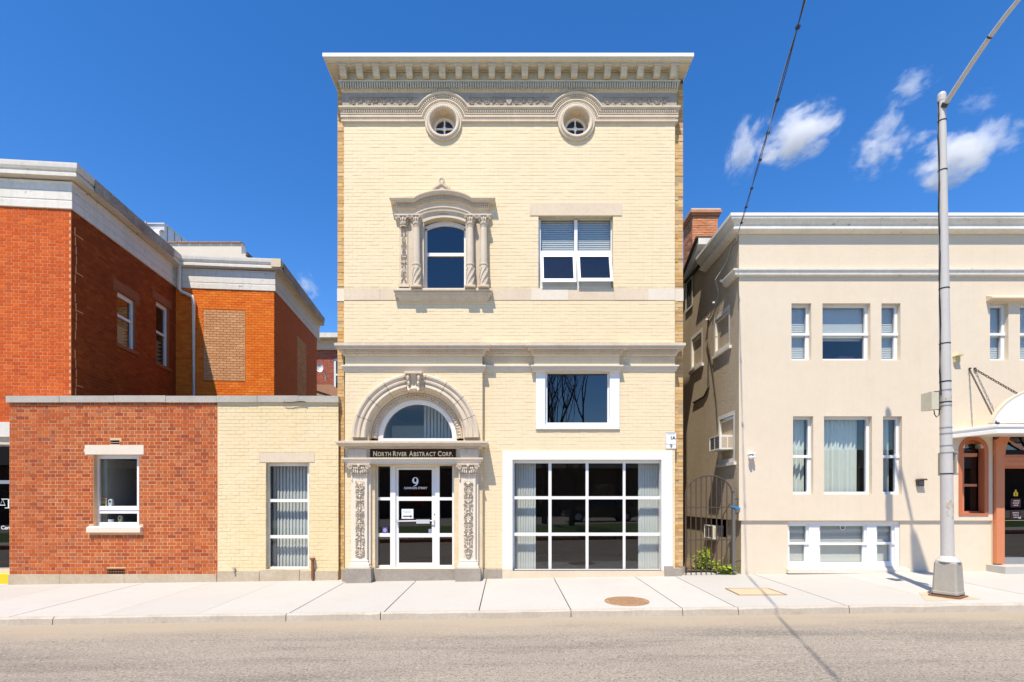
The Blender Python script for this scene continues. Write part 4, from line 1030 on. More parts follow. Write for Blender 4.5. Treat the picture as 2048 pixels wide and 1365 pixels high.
base_t = AZ_(1149)
lin = (A(170.5), A(288), AZ_(909.5), AZ_(891)); lin2 = (A(519.5), A(629), AZ_(925), AZ_(907)); sil = (A(178), A(285), AZ_(1065), AZ_(1052))
bricks(annex, fra, xa, xm-.003, base_t, ztop, [hr, hv, hg, lin, sil], M['red_brick'], n=300, bond='flemish', L=.160, h=.0695, j=.0105, proud=.004, seed=21, focus=(A(240), AZ_(980)))
bricks(annex, fra, xm+.003, xb, AZ_(1143), ztop, [hc, lin2], M['annex_cream'], n=300, bond='stretcher', L=.166, h=.0695, j=.007, proud=.003, jv=.0035, jit=.0018, seed=22, focus=(A(575), AZ_(990)), names=('painted_brick', 'painted_brickwork'))
cj = [11, 118, 227, 331, 432.5, 514, 596, 677]
for i in range(len(cj)-1):
    yc = YA-.045
    MB().box(X(cj[i], yc)+.003, X(cj[i+1], yc)-.003, yc+.004*(i % 2), YA+.35, Z(805, yc)+.002*(i % 3), Z(792, yc)+.003*((i*7) % 3)).build('coping_stone', M['coping'], annex)
MB().box(*lin[:2], YA-.012, YA+.03, *lin[2:]).build('lintel', M['limestone_light'], annex)
MB().box(*lin2[:2], YA-.007, YA+.03, *lin2[2:]).build('lintel', M['limestone'], annex)
MB().prism([(0, 0), (-.07, 0), (-.07, .095), (0, .118)], lambda p: (sil[0], YA+p[0], sil[2]+p[1]), lambda p: (sil[1], YA+p[0], sil[2]+p[1])).build('window_sill', M['limestone_light'], annex)
MB().box(hr[0]-.0, hr[1], YA, YA+.2, sil[2], hr[2]+.003).build('sill_bed', M['limestone_light'], annex)
bs = [19, 122, 250.5, 435]
for i in range(3): MB().box(A(bs[i])+.003, A(bs[i+1])-.003, YA-.03-.002*i, YA+.1, -.45, base_t+.002*i if i != 1 else base_t).build('base_stone', M['base_stone'], annex)
for a, c, t in ((436, 519.5, 1143), (520.5, 599.5, 1140), (600.5, 676.5, 1142)): MB().box(A(a), A(c), YA-.032, YA+.1, -.45, AZ_(t)).build('base_stone', M['base_stone'], annex)
# vents
q = MB()
for k in range(7): q.box(hg[0]+.02+k*.05, hg[0]+.03+k*.05, YA+.005, YA+.03, hg[2], hg[3])
q.box(hg[0], hg[1], YA-.004, YA+.03, hg[3]-.012, hg[3]+.008); q.box(hg[0]-.008, hg[0]+.012, YA-.004, YA+.03, hg[2], hg[3]); q.box(hg[1]-.012, hg[1]+.008, YA-.004, YA+.03, hg[2], hg[3]); q.box(hg[0], hg[1], YA+.001, YA+.03, (hg[2]+hg[3])/2-.006, (hg[2]+hg[3])/2+.006)
q.build('grille', M['rust'], annex, label='rusty vent grille at the foot of the red wall')
MB().box(hv[0], hv[1], YA+.01, YA+.05, (hv[2]+hv[3])/2-.012, (hv[2]+hv[3])/2+.004).build('grille', M['steel'], annex)
# windows
yw = YA+.10; Wx = lambda px: X(px, yw); Wz = lambda py: Z(py, yw)
w1 = window(annex, fra, hr, [(Wx(197.5), Wx(274), Wz(1012.5), Wz(918)), (Wx(198), Wx(274.5), Wz(1045), Wz(1027.5))], w=-.10, ft=.05, m=M['vinyl'], room=3., label='white window with small things on its inner sill')
MB().box(hr[0], hr[1], yw-.012, yw, Wz(1020.5), Wz(1019.2)).build('meeting_rail', M['white'], w1)
MB().box(Wx(189), Wx(203), yw+.14, yw+1.1, Wz(1046), Wz(916)).build('side_wall', M['interior_light'], w1)
q = MB().box(Wx(262), Wx(276), yw+.2, yw+.22, Wz(1046), Wz(1028)); q.build('side_card', M['limestone_light'], w1)
MB().box(Wx(190), Wx(278), yw+.06, yw+.30, Wz(1046)-.03, Wz(1045.5)).build('inner_sill', M['white'], w1)
MB().box(Wx(190), Wx(278), yw+.06, yw+.16, Wz(1012.5)-.02, Wz(1012.5)).build('inner_ledge', M['white'], w1)
xl, zl, yl = X(262, yw+1.6), Z(948, yw+1.6), yw+1.6
MB().lathe([(.001, 0), (.10, .01), (.115, .04), (.1, .05), (.001, .06)], (xl, yl, zl), 14).build('ceiling_lamp', M['ac_white'], w1)
zs = Wz(1045.5); z2 = Wz(1012.5); yi = yw+.10
lf = thing('leaflet', 'small coloured card leaning inside the red wall window, left of the little camera', 'card', (Wx(206), yi, z2))
MB().box(X(200, yi), X(213, yi), yi, yi+.008, z2, z2+.155).build('sheet', M['limestone_light'], lf)
MB().box(X(200.7, yi), X(212.3, yi), yi-.002, yi, z2+.105, z2+.145).build('print', mat('pink_print', (.6, .12, .12), .7), lf)
MB().box(X(200.7, yi), X(212.3, yi), yi-.002, yi, z2+.04, z2+.10).build('print', mat('green_print', (.35, .42, .10), .7), lf)
MB().box(X(202, yi), X(211, yi), yi-.003, yi, z2+.012, z2+.036).build('print', M['ink'], lf)
def small_cam(px, z, m, label):
    c = thing('small_camera', label, 'camera', (X(px, yi), yi, z), group='little cameras in the red wall window')
    x = X(px, yi); q = MB().box(x-.035, x+.035, yi-.02, yi+.03, z+.02, z+.12); q.ell((x, yi, z+.118), (.036, .026, .02), 10, 6); q.build('case', m, c)
    MB().lathe([(.001, 0), (.035, 0), (.03, .012), (.012, .022)], (x, yi, z), 12).build('foot', m, c)
    MB().prism([(.018*math.cos(a*math.pi/6), .018*math.sin(a*math.pi/6)) for a in range(12)], lambda p: (x+p[0], yi-.026, z+.085+p[1]), lambda p: (x+p[0], yi-.018, z+.085+p[1])).build('lens', M['black'], c)
small_cam(221.5, z2, M['paper'], 'white little camera standing on the window ledge, beside the coloured card')
small_cam(241, zs, mat('cream_plastic', (.66, .60, .40), .5), 'cream little camera on the sill under the lower pane')
mg = thing('white_tub', 'white round tub on the window sill beside the cream camera', 'tub', (X(222.5, yi), yi, zs))
MB().lathe([(.001, 0), (.05, 0), (.054, .058), (.048, .06), (.046, .01)], (X(222.5, yi), yi, zs), 16).build('tub', M['paper'], mg)
bx = thing('woven_basket', 'grey woven basket at the left end of the sill, in the lower pane', 'basket', (X(210, yi+.04), yi+.04, zs))
q = MB(); x = X(210, yi+.04)
for k in range(5): q.box(x-.06-.002*(k % 2), x+.06+.002*(k % 2), yi+.01, yi+.08, zs+k*.014, zs+k*.014+.012)
q.build('weave', M['coping'], bx)
w2 = window(annex, fra, hc, [(Wx(538.5), Wx(615), Wz(998.5), Wz(932.5)), (Wx(539), Wx(615.5), Wz(1071), Wz(1004.5)), (Wx(539), Wx(616), Wz(1134), Wz(1077))], w=-.10, room=3., label='tall white window of three panes with vertical blinds')
vslats(w2, fra, X(547, yw+.22), X(619, yw+.22), Wz(1140), Wz(928)+.02, -.28, 11, .40)
# fixtures of the wall
q = MB().tube([(A(627.5), YA-.06, AZ_(1117)), (A(627.5), YA-.06, AZ_(1158))], .028, 10); q.box(A(627.5)-.035, A(627.5)+.035, YA-.1, YA-.02, AZ_(1119), AZ_(1115.5)); q.tube([(A(627.5), YA-.06, AZ_(1140)), (A(627.5), YA+.02, AZ_(1140))], .015, 8)
q.build('vent_pipe', M['rust'], annex, label='short rusty pipe standing against the cream wall')
q = MB().tube([(A(471), YA+.02, AZ_(1139)), (A(471), YA-.05, AZ_(1139)), (A(471.5), YA-.075, AZ_(1143))], .016, 8); q.prism([(.03*math.cos(k*math.pi/5), .03*math.sin(k*math.pi/5)) for k in range(10)], lambda p: (A(470)+p[0], YA-.05+p[1], AZ_(1136.5)), lambda p: (A(470)+p[0], YA-.05+p[1], AZ_(1135.8)))
q.build('hose_tap', M['steel'], annex)
MB().tube([(A(569+5*k), YA-.052-.004*(k % 2), AZ_(805.5)-.012*math.sin(k*.7)) for k in range(10)], .008, 6).build('loose_cable', M['iron'], annex)

# ================================================================== THE TALL RED BRICK BUILDING
RZ = math.atan(.0913)
tall = thing('brick_building', 'orange red brick building with peeling white eaves rising behind the annex', 'building', (-8.73, .40, 0), RZ)
P_ = lambda ax, val, px, py: hit(tall, ax, val, px, py)
L1 = P_(0, 0, 351.5, 700).y; X2 = P_(1, L1, 548.5, 700).x; L2_ = P_(0, X2, 633.5, 700).y
zb1 = P_(1, 0, 142, 420).z; zfr1 = P_(1, 0, 142, 402).z; zfr2 = P_(1, 0, 142, 366).z
frL = lambda u, v, w: (u, -w, v); frS = lambda u, v, w: (w, u, v); frW = lambda u, v, w: (u, L1-w, v); frX = lambda u, v, w: (X2+w, u, v)
def side_rect(pl, pr, pt, pb, x=0.):     # a window on a receding side wall from its photo edges
    a = P_(0, x, pl, pt); c = P_(0, x, pr, pt); e = P_(0, x, pl, pb)
    return (a.y, c.y, e.z, a.z)
s1 = side_rect(234.7, 271.3, 580.6, 687); s2 = side_rect(312, 337.7, 600, 725.5)
panel(frL, -7, 0, 2.95, zb1+.4, [], 0).build('wall', M['tall_mortar'], tall, local=True)
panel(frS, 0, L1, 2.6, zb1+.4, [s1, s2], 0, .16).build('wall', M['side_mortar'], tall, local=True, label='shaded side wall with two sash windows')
pt = (P_(1, L1, 407, 640).x, P_(1, L1, 491, 640).x, P_(1, L1, 450, 762).z, P_(1, L1, 450, 621).z)
panel(frW, 0, X2, 2.6, zb1+.4, [], 0).build('wall', M['wing_mortar'], tall, local=True)
panel(frX, L1, L2_, 2.6, zb1+.4, [], 0).build('wall', M['wing_mortar'], tall, local=True)
bricks(tall, frL, -6.98, -.002, 2.95, zb1, [], M['tall_brick'], local=True, n=300, bond='flemish', L=.168, h=.0675, j=.011, proud=.004, seed=31, focus=(-.7, 5.2))
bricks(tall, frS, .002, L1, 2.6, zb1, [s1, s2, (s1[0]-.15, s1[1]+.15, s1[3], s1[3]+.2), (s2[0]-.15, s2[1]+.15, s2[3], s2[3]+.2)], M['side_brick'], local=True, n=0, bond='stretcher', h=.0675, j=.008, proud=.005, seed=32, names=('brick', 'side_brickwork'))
bricks(tall, frW, 0, X2, 2.6, zb1, [pt], M['wing_brick'], local=True, n=0, h=.0675, j=.008, proud=.006, jit=.003, seed=33, names=('brick', 'wing_brickwork'))
bricks(tall, frW, pt[0], pt[1], pt[2], pt[3], [], M['patch_brick'], local=True, n=300, h=.0675, j=.010, proud=.008, seed=34, names=('infill_brick', 'infill_brickwork'))
ps = side_rect(594, 612.5, 675, 800, X2); ps = (ps[0], ps[1], 2.6, P_(0, X2, 595, 672).z)
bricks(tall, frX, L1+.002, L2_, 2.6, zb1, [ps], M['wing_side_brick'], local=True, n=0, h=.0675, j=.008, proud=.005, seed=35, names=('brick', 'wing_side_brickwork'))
bricks(tall, frX, *ps, [], M['patch_brick'], local=True, n=0, h=.0675, j=.010, proud=.007, seed=36, names=('infill_brick', 'side_infill_brickwork'))
# eaves: one moulding run round all four faces
def eave(prof, name, m, label=None):
    rows = []
    for k, (u, v) in enumerate(((-7, 0), (0, 0), (0, L1), (X2, L1), (X2, L2_))):
        rows.append([((u if k == 0 else u+p*1.33), (v+.25 if k == 4 else v-p*.98), z) for p, z in prof])
    return MB().grid(rows).build(name, m, tall, local=True, label=label)
pe = .15; ez = lambda py, p=pe: P_(1, -p, 142, py).z
eave([(.012, zb1-.0), (.03, zb1+.01), (.03, zfr1-.03), (.018, zfr1-.02)], 'frieze_board', M['white_trim'])
eave([(.018, zfr1-.02), (.018, zfr1), (.026, zfr1+.005), (.026, (zfr1+zfr2)/2-.01), (.014, (zfr1+zfr2)/2)], 'frieze_board', M['white_trim'])
eave([(.014, (zfr1+zfr2)/2), (.022, (zfr1+zfr2)/2+.004), (.022, zfr2-.04), (.04, zfr2-.02), (.04, zfr2)], 'frieze_board', M['white_trim'])
eave([(.0, ez(354)), (pe-.02, ez(353.5)), (pe-.02, ez(353))], 'soffit', M['eave_paint'])
eave([(pe-.02, ez(353)), (pe, ez(352.5)), (pe, ez(346.5)), (pe-.02, ez(346))], 'fascia_board', M['white_trim'])
eave([(pe-.02, ez(346)), (pe-.03, ez(341)), (pe-.005, ez(340.5)), (pe+.012, ez(336)), (pe+.018, ez(329)), (pe+.018, ez(326.5)), (pe-.04, ez(325.5)), (-.1, ez(324))], 'gutter', M['white_trim'])
MB().poly([(-7, -.1, ez(325)), (.2, -.1, ez(325)), (.2, L1-.1, ez(325)), (X2+.15, L1-.1, ez(325)), (X2+.15, L2_+.2, ez(325)), (-7, L2_+.2, ez(325))]).build('roof', M['roofing'], tall, local=True)
q = MB(); zg0, zg1 = ez(349), ez(328)                        # stained outer face of the side gutters, and the ochre end block on the wing
for (x, y0, y1) in ((0, .35, L1-.5), (X2, L1+.1, L2_+.2)):
    n = 14
    q.grid([[(x+.212+.006*math.sin(y*5), y, zg0-.03-.02*math.sin(y*3.7)), (x+.228, y, zg1-.05), (x+.23, y, zg1+.01)] for y in [y0+(y1-y0)*i/n for i in range(n+1)]])
q.build('stained_gutter_face', M['gutter_dirt'], tall, local=True)
MB().box(X2-.02, X2+.235, L1-.19, L1-.10, ez(350), ez(327)).build('gutter_end', M['limestone'], tall, local=True)
# downspout
g0 = (.16, L1-.13, ez(350)); xd = P_(1, L1-.07, 387.5, 700).x
MB().tube([g0, (g0[0], g0[1], P_(1, L1-.1, 360, 578).z), (g0[0]+.04, g0[1]+.01, P_(1, L1-.1, 360, 584).z), (xd-.04, L1-.08, P_(1, L1-.1, 388, 593).z), (xd, L1-.07, P_(1, L1-.1, 388, 602).z), (xd, L1-.07, 2.7)], .048, 10).build('downspout', M['white_trim'], tall, local=True, smooth=True)
MB().box(xd-.06, xd+.06, L1-.09, L1, 4.1, 4.13).build('downspout_bracket', M['steel'], tall, local=True)
# side windows
for s, rail, lab in ((s1, .56, 'sash window on the shaded side wall, nearer the street'), (s2, .52, 'sash window on the shaded side wall, beside the wing')):
    w_, t = s[1]-s[0], .07
    zr = s[2]+(s[3]-s[2])*rail
    wd = window(tall, frS, s, [(s[0]+t, s[1]-t, zr+.03, s[3]-.10), (s[0]+t, s[1]-t, s[2]+.05, zr-.03)], w=-.06, ft=.05, m=M['vinyl'], local=True, label=lab)
    hslats(wd, frS, s[0]+t, s[1]-t, s[2]+.05, s[2]+(s[3]-s[2])*.42, -.2, 6, .4, local=True)
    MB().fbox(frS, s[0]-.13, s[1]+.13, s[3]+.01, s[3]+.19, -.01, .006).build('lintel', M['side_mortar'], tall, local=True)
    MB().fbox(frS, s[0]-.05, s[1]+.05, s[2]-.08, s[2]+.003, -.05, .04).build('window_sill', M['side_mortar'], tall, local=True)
q = MB(); R = random.Random(4)                               # stray mortar line left by a removed corner
for k in range(18):
    z = 3.6+k*.19
    if k in (5, 11): continue
    q.box(.006, .012, .10+.02*math.sin(k), .125+.02*math.sin(k), z, z+.17)
    if k % 4 == 1: q.box(.006, .012, .12, .32, z+.02, z+.04)
q.build('mortar_trace', M['tall_mortar'], tall, local=True)
# the shopfront at the photo's left edge
pz = lambda py: P_(1, 0, 8, py).z
sx0, sx1 = P_(1, 0, -110, 900).x, P_(1, 0, 30, 900).x
panel(frL, -7, sx0-1, -.5, 2.96, [], 0).build('wall', M['tall_mortar'], tall, local=True)
bricks(tall, frL, -6.98, sx0-1, .2, 2.95, [], M['tall_brick'], local=True, n=0, bond='flemish', L=.201, h=.0675, j=.012, proud=.004, seed=38, names=('brick', 'lower_brickwork'))
MB().fbox(frL, sx0-1, sx1, pz(875), pz(846), -.05, .10).build('awning_box', M['white_trim'], tall, local=True)
MB().fbox(frL, sx0-1, sx1, pz(890), pz(875), -.05, .05).build('shop_lintel', M['limestone'], tall, local=True)
shp = window(tall, frL, (sx0-1, sx1, pz(1138), pz(890)), [(sx0-.9, sx1, pz(961), pz(893)), (sx0-.9, sx1, pz(1136), pz(968))], w=-.02, m=M['steel'], gm=M['glass_dark'], local=True, label='dark shop glass at the photo\'s left edge, with a scales emblem')
q = MB(); fs = lambda u, v, w: (u, .045-w, v)
ex, ezs = P_(1, .04, 17, 1000).x, P_(1, .04, 12, 1008).z
q.fbox(fs, ex-.012, ex+.012, ezs-.08, ezs+.10, 0, .004); q.fbox(fs, ex-.13, ex+.13, ezs+.085, ezs+.10, 0, .004); q.fbox(fs, ex-.07, ex+.07, ezs-.09, ezs-.075, 0, .004)
for s in (-1, 1):
    q.tube([fs(ex+s*.11, ezs+.09, .002), fs(ex+s*.15, ezs-.02, .002)], .004, 4); q.tube([fs(ex+s*.11, ezs+.09, .002), fs(ex+s*.07, ezs-.02, .002)], .004, 4); q.fbox(fs, ex+s*.11-.05, ex+s*.11+.05, ezs-.035, ezs-.02, 0, .004)
q.build('scales_emblem', M['paper'], shp, local=True)
lettering('Cannon', .10, fs, P_(1, .04, 1.5, 1050).x, P_(1, .04, 10, 1059).z, .002, align='LEFT', bold=.002).build('lettering', M['paper'], shp, local=True)
MB().fbox(frL, sx0-1, sx1+.2, -.4, pz(1138), -.3, .06).build('shop_base', M['limestone'], tall, local=True)
MB().fbox(frL, sx0-1, sx1+.06, -.4, pz(1147), -.2, .16).build('yellow_step', M['yellow'], tall, local=True, label='bright yellow painted step at the shopfront')

# ---- what shows above and behind it
par = thing('parapet_building', 'plain cream parapet wall with clay tile coping behind the red eaves', 'building', (X(400, 10), 10, 3))
b = MB().box(X(300, 10), X(483, 10), 10, 10.3, 3, Z(486, 10)); b.box(X(483, 10), X(494, 10), 10, 10.3, 3, Z(508, 10)); b.build('wall', M['limestone_light'], par)
for i in range(9):
    a, c = 483-(i+1)*21, 483-i*21
    q = MB().prism([(-.06, 0), (-.06, .05), (.15, .13), (.36, .05), (.36, 0)], lambda p: (X(a, 10)+.01, 10+p[0], Z(487, 10)+p[1]*.8), lambda p: (X(c, 10)-.012, 10+p[0], Z(487, 10)+p[1]*.8)); q.build('coping_tile', M['tile'], par)
q = MB().prism([(0, 0), (.3, 0), (.15, .16)], lambda p: (X(486, 10)+p[0]*.4+.12, 9.95, Z(513, 10)+p[1]), lambda p: (X(486, 10)+p[0]*.4+.12, 10.4, Z(513, 10)+p[1])); q.build('flashing', M['iron'], par)
rt = thing('rooftop_unit', 'pale metal air handling unit on the roof behind the cream parapet', 'rooftop unit', (X(325, 13), 13, Z(520, 13)))
b = MB().box(X(293, 13), X(328.5, 13), 13, 14.6, Z(520, 13), Z(449, 13)); b.box(X(291, 13), X(330, 13), 12.95, 14.65, Z(449.5, 13), Z(447, 13)); b.build('casing', M['silver'], rt)
b = MB(); xx = X(315, 12.7); zz = Z(455, 12.7); b.grid([[(xx-.13, 13-.45*math.sin(t), zz-.4+.4*math.cos(t)), (xx+.13, 13-.45*math.sin(t), zz-.4+.4*math.cos(t))] for t in [i*.22 for i in range(8)]]); b.build('intake_hood', M['vinyl'], rt)
for k in range(3): MB().box(X(328.6, 13), X(328.6, 13)+.02, 13.2+k*.5, 13.23+k*.5, Z(520, 13), Z(450, 13)).build('seam', M['steel'], rt)
MB().tube([(X(291.5, 12.8), 12.8, Z(470, 12.8)), (X(291.5, 12.8), 12.8, Z(443, 12.8))], .05, 8).build('vent_stack', M['steel'], rt)
rear = thing('rear_house', 'small dark red brick house far behind the gap beside the main building', 'house', (X(655, 14), 14, 2))
yr = 14.; frr = front(yr)
hw = (X(667, yr), X(690, yr), Z(782, yr), Z(717, yr))
panel(frr, X(600, yr), X(740, yr), 1, Z(684, yr), [hw], 0, .1).build('wall', M['red_mortar'], rear)
bricks(rear, frr, X(630, yr), X(700, yr), Z(790, yr), Z(700, yr), [hw], M['far_brick'], n=0, seed=41, j=.011)
MB().box(X(600, yr), X(740, yr), yr-.1, yr+.1, Z(701, yr), Z(681, yr)).build('frieze_board', M['limestone'], rear)
MB().box(X(600, yr), X(740, yr), yr-.45, yr+.1, Z(681, yr), Z(672, yr)).build('gutter', M['white_trim'], rear)
MB().quad((X(600, yr), yr-.4, Z(672, yr)), (X(740, yr), yr-.4, Z(672, yr)), (X(740, yr), yr+2.5, Z(672, yr)+.75), (X(600, yr), yr+2.5, Z(672, yr)+.75)).build('roof', M['limestone'], rear)
window(rear, frr, hw, [(hw[0]+.1, hw[1]-.1, (hw[2]+hw[3])/2+.04, hw[3]-.12), (hw[0]+.1, hw[1]-.1, hw[2]+.1, (hw[2]+hw[3])/2-.04)], w=-.03, m=M['vinyl'], gm=M['glass_dark'])
pp = thing('roof_parapet', 'low dark tile topped parapet in the gap under the satellite dish', 'parapet', (X(655, 11), 11, 2))
b = MB().box(X(620, 11), X(664, 11), 11, 11.3, 2, Z(770, 11)); b.build('wall', M['gutter_dirt'], pp)
b = MB().prism([(X(622, 11), Z(770, 11)), (X(664, 11), Z(770, 11)), (X(690, 11), Z(789, 11)), (X(690, 11), Z(800, 11)), (X(622, 11), Z(778, 11))], lambda p: (p[0], 10.95, p[1]), lambda p: (p[0], 11.4, p[1])); b.build('coping', M['tile'], pp)
dish = thing('satellite_dish', 'white satellite dish on the rear house, in the narrow gap', 'satellite dish', (X(642, 12.6), 12.6, Z(760, 12.6)))
b = MB(); dx, dy, dz = X(642, 12.5), 12.5, Z(737, 12.5)
rows = []
for k in range(5):
    r = .17*k/4; rows.append([(dx+.82*r*math.cos(a*math.pi/8)-.02, dy-.05+.25*r*math.cos(a*math.pi/8)+r*r*-2.2, dz+1.15*r*math.sin(a*math.pi/8)) for a in range(16)])
b.grid(rows, True).build('reflector', M['vinyl'], dish, smooth=True)
MB().tube([(dx+.05, 12.5, dz-.02), (dx+.05, 12.9, dz-.10), (dx+.05, 12.9, dz-.45)], .025, 6).build('mast', M['steel'], dish)
MB().tube([(dx, 12.42, dz-.15), (dx-.05, 12.1, dz-.1)], .012, 5).build('feed_arm', M['steel'], dish)

# ================================================================== THE STUCCO BUILDING, right
X0 = X(1478); XE = 16.5; YL = .04
stu = thing('stucco_building', 'tan stucco office building with white eaves, orange doorway and canopy', 'building', (X0, 0, 0))
frR = lambda u, v, w: (X0-w, u, v); frl = front(YL)
zov = Z(1041.5)
up = [(X(1583), X(1622.5), Z(721), Z(607)), (X(1645), X(1741), Z(721), Z(607)), (X(1763), X(1801), Z(721), Z(607)), (X(1980), X(2017), Z(721), Z(607)), (X(2040), X(2082), Z(721), Z(607))]
md = [(X(1586), X(1626.5), Z(989), Z(833)), (X(1648), X(1744), Z(989), Z(833)), (X(1766), X(1804), Z(989), Z(833))]
ow = (X(1921), X(1972), Z(1029), Z(897)); ow2 = (X(1930), X(1963), Z(897), Z(880)); dor = (X(2003), X(2140), -.2, Z(865))
lo = (X(1578), X(1803.5), Z(1134), Z(1043.5))
zeave = Z(468)
panel(fr0, X0, XE, zov, zeave+.3, up+md+[ow, ow2, (dor[0]-.17, dor[1]+.2, -1, dor[3])], 0, .14).build('wall', M['stucco'], stu)
panel(frl, X0+.06, XE, -.3, zov, [lo, (dor[0]-.17, dor[1]+.2, -1, 3)], 0, .12).build('wall', M['stucco'], stu)
MB().quad((X0, 0, zov), (XE, 0, zov), (XE, YL+.05, zov), (X0, YL+.05, zov)).build('overhang', M['stucco'], stu)
# side wall with its windows
def sr(pl, pr, pt_, pb): # photo edges -> (y0, y1, z0, z1) on the side wall
    d0, d1 = X0*F/(pr-CX), X0*F/(pl-CX)
    return (d0-D, d1-D, H+(CY-pb)*d0/F, H+(CY-pt_)*d0/F)
sA, sB, sC = sr(1430, 1460.5, 612, 689), sr(1383, 1405.5, 658, 725), sr(1438, 1470, 824, 921)
sV = sr(1373, 1387.5, 548, 612); sD = sr(1399, 1447, 1036, 1077)
sidep = [(0, zov), (0, zeave+.25), (1.75, zeave+.25), (2.25, 7.26), (7, 5.2), (7, zov)]
b = panel(frR, 0, 7, zov+.05, 5.2, [sA, sB, sC] if False else [(sA[0], sA[1], sA[2], sA[3]), sB, sC], 0, .1)
sA = (sA[0], sA[1], sA[2], min(sA[3], 5.6)); 
b = panel(frR, 0, 7, zov, 5.75, [sA, sB, sC], 0, .1)
b.poly([frR(u, v, 0) for u, v in ((0, 5.75), (0, zeave+.25), (1.75, zeave+.25), (2.25, 7.26), (5.73, 5.75))])
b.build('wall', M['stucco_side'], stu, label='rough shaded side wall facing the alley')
frR2 = lambda u, v, w: (X0+.06-w, u, v)
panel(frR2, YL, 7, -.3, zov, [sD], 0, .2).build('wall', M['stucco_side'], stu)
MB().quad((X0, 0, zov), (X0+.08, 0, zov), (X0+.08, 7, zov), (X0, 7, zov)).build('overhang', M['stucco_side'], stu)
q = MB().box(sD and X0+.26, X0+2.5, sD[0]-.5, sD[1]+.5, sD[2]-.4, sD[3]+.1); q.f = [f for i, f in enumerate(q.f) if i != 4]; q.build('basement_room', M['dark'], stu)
def eave2(prof, name, m, y_end, back=.06, k=1.3, label=None):
    rows = [[(XE, -p, z) for p, z in prof], [(X0-p*k, -p, z) for p, z in prof], [(X0-p*k, y_end, z) for p, z in prof]]
    b = MB().grid(rows); b.poly([(X0+.0, y_end, prof[0][1])]+[(X0-p*k, y_end, z) for p, z in prof]+[(X0, y_end, prof[-1][1])])
    return b.build(name, m, stu, label=label)
ep = lambda p, py: Z(py, -p)
eave2([(-.2, ep(.18, 424)+.02), (.18, ep(.18, 425.5)), (.18, ep(.18, 431.5)), (.172, ep(.172, 432))], 'eave_edge', M['white'], 1.65)
eave2([(.172, ep(.172, 432)), (.165, ep(.165, 437)), (.14, ep(.14, 443)), (.115, ep(.115, 447.5)), (.105, ep(.105, 449.5)), (.105, ep(.105, 454.5))], 'eave_moulding', M['white_trim'], 1.65)
eave2([(.105, ep(.105, 454.5)), (.122, ep(.122, 455)), (.122, ep(.122, 458)), (.115, ep(.115, 458.5)), (.03, ep(.03, 467)), (.025, ep(.025, 468.5)), (.0, ep(0, 469))], 'soffit', M['white_trim'], 1.65)
eave2([(.0, ep(.08, 535.5)+.01), (.082, ep(.08, 537)), (.082, ep(.08, 540)), (.07, ep(.07, 541)), (.06, ep(.06, 544)), (.055, ep(.055, 549.5)), (.035, ep(.03, 551)), (.03, ep(.03, 553)), (.0, ep(0, 554))], 'ledge', M['white_trim'], .5, k=1.7)
MB().quad((X0-.1, 0, zeave+.26), (XE, 0, zeave+.26), (XE, 9, zeave+.26), (X0-.1, 9, zeave+.26)).build('roof', M['roofing'], stu)
q = MB(); e0, e1 = (1.85, 7.33), (6.6, 5.28)
for (o, t, xx, m, nm) in ((0, .14, .10, 'white_trim', 'rake_board'), (.14, .04, .16, 'roofing', 'roof_edge')):
    MB().prism([(e0[0], e0[1]+o), (e1[0], e1[1]+o), (e1[0], e1[1]+o+t), (e0[0], e0[1]+o+t)], lambda p: (X0-xx, p[0], p[1]), lambda p: (X0+3, p[0], p[1])).build(nm, M[m], stu)
# louvre
q = panel(frR, *sV, [(sV[0]+.05, sV[1]-.05, sV[2]+.05, sV[3]-.05)], .03, .03); lv = q.build('louvre', M['white_trim'], stu)
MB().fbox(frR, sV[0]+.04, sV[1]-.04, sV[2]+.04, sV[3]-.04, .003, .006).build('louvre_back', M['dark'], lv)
n = 11
for k in range(n):
    z = sV[2]+.06+(sV[3]-sV[2]-.12)*k/n
    q = MB().quad(frR(sV[0]+.05, z, .03), frR(sV[1]-.05, z, .03), frR(sV[1]-.05, z+.03, .008), frR(sV[0]+.05, z+.03, .008)); q.build('slat', M['white_trim'], lv)
def boarded(rect, label):
    t = .05; a, c, e, g = rect
    q = panel(frR, a-.03, c+.03, e-.03, g+.03, [(a+t, c-t, e+t, g-t)], .012, .08); w_ = q.build('window', M['white_trim'], stu, label=label)
    MB().fbox(frR, a+.0, c-.0, e, g-t-.02, -.05, -.04).build('board', M['stucco_side'], w_)
    MB().fbox(frR, a+t, c-t, g-t-.06, g-t-.03, -.04, -.0).build('top_rail', M['white_trim'], w_)
    MB().fbox(frR, a-.06, c+.06, e-.09, e-.03, -.02, .05).build('window_sill', M['white_trim'], w_)
boarded(sA, 'blanked white framed window on the side wall, nearer the street'); boarded(sB, 'blanked white framed window on the side wall, deeper in the alley'); boarded(sC, 'blanked window that holds the air conditioner')
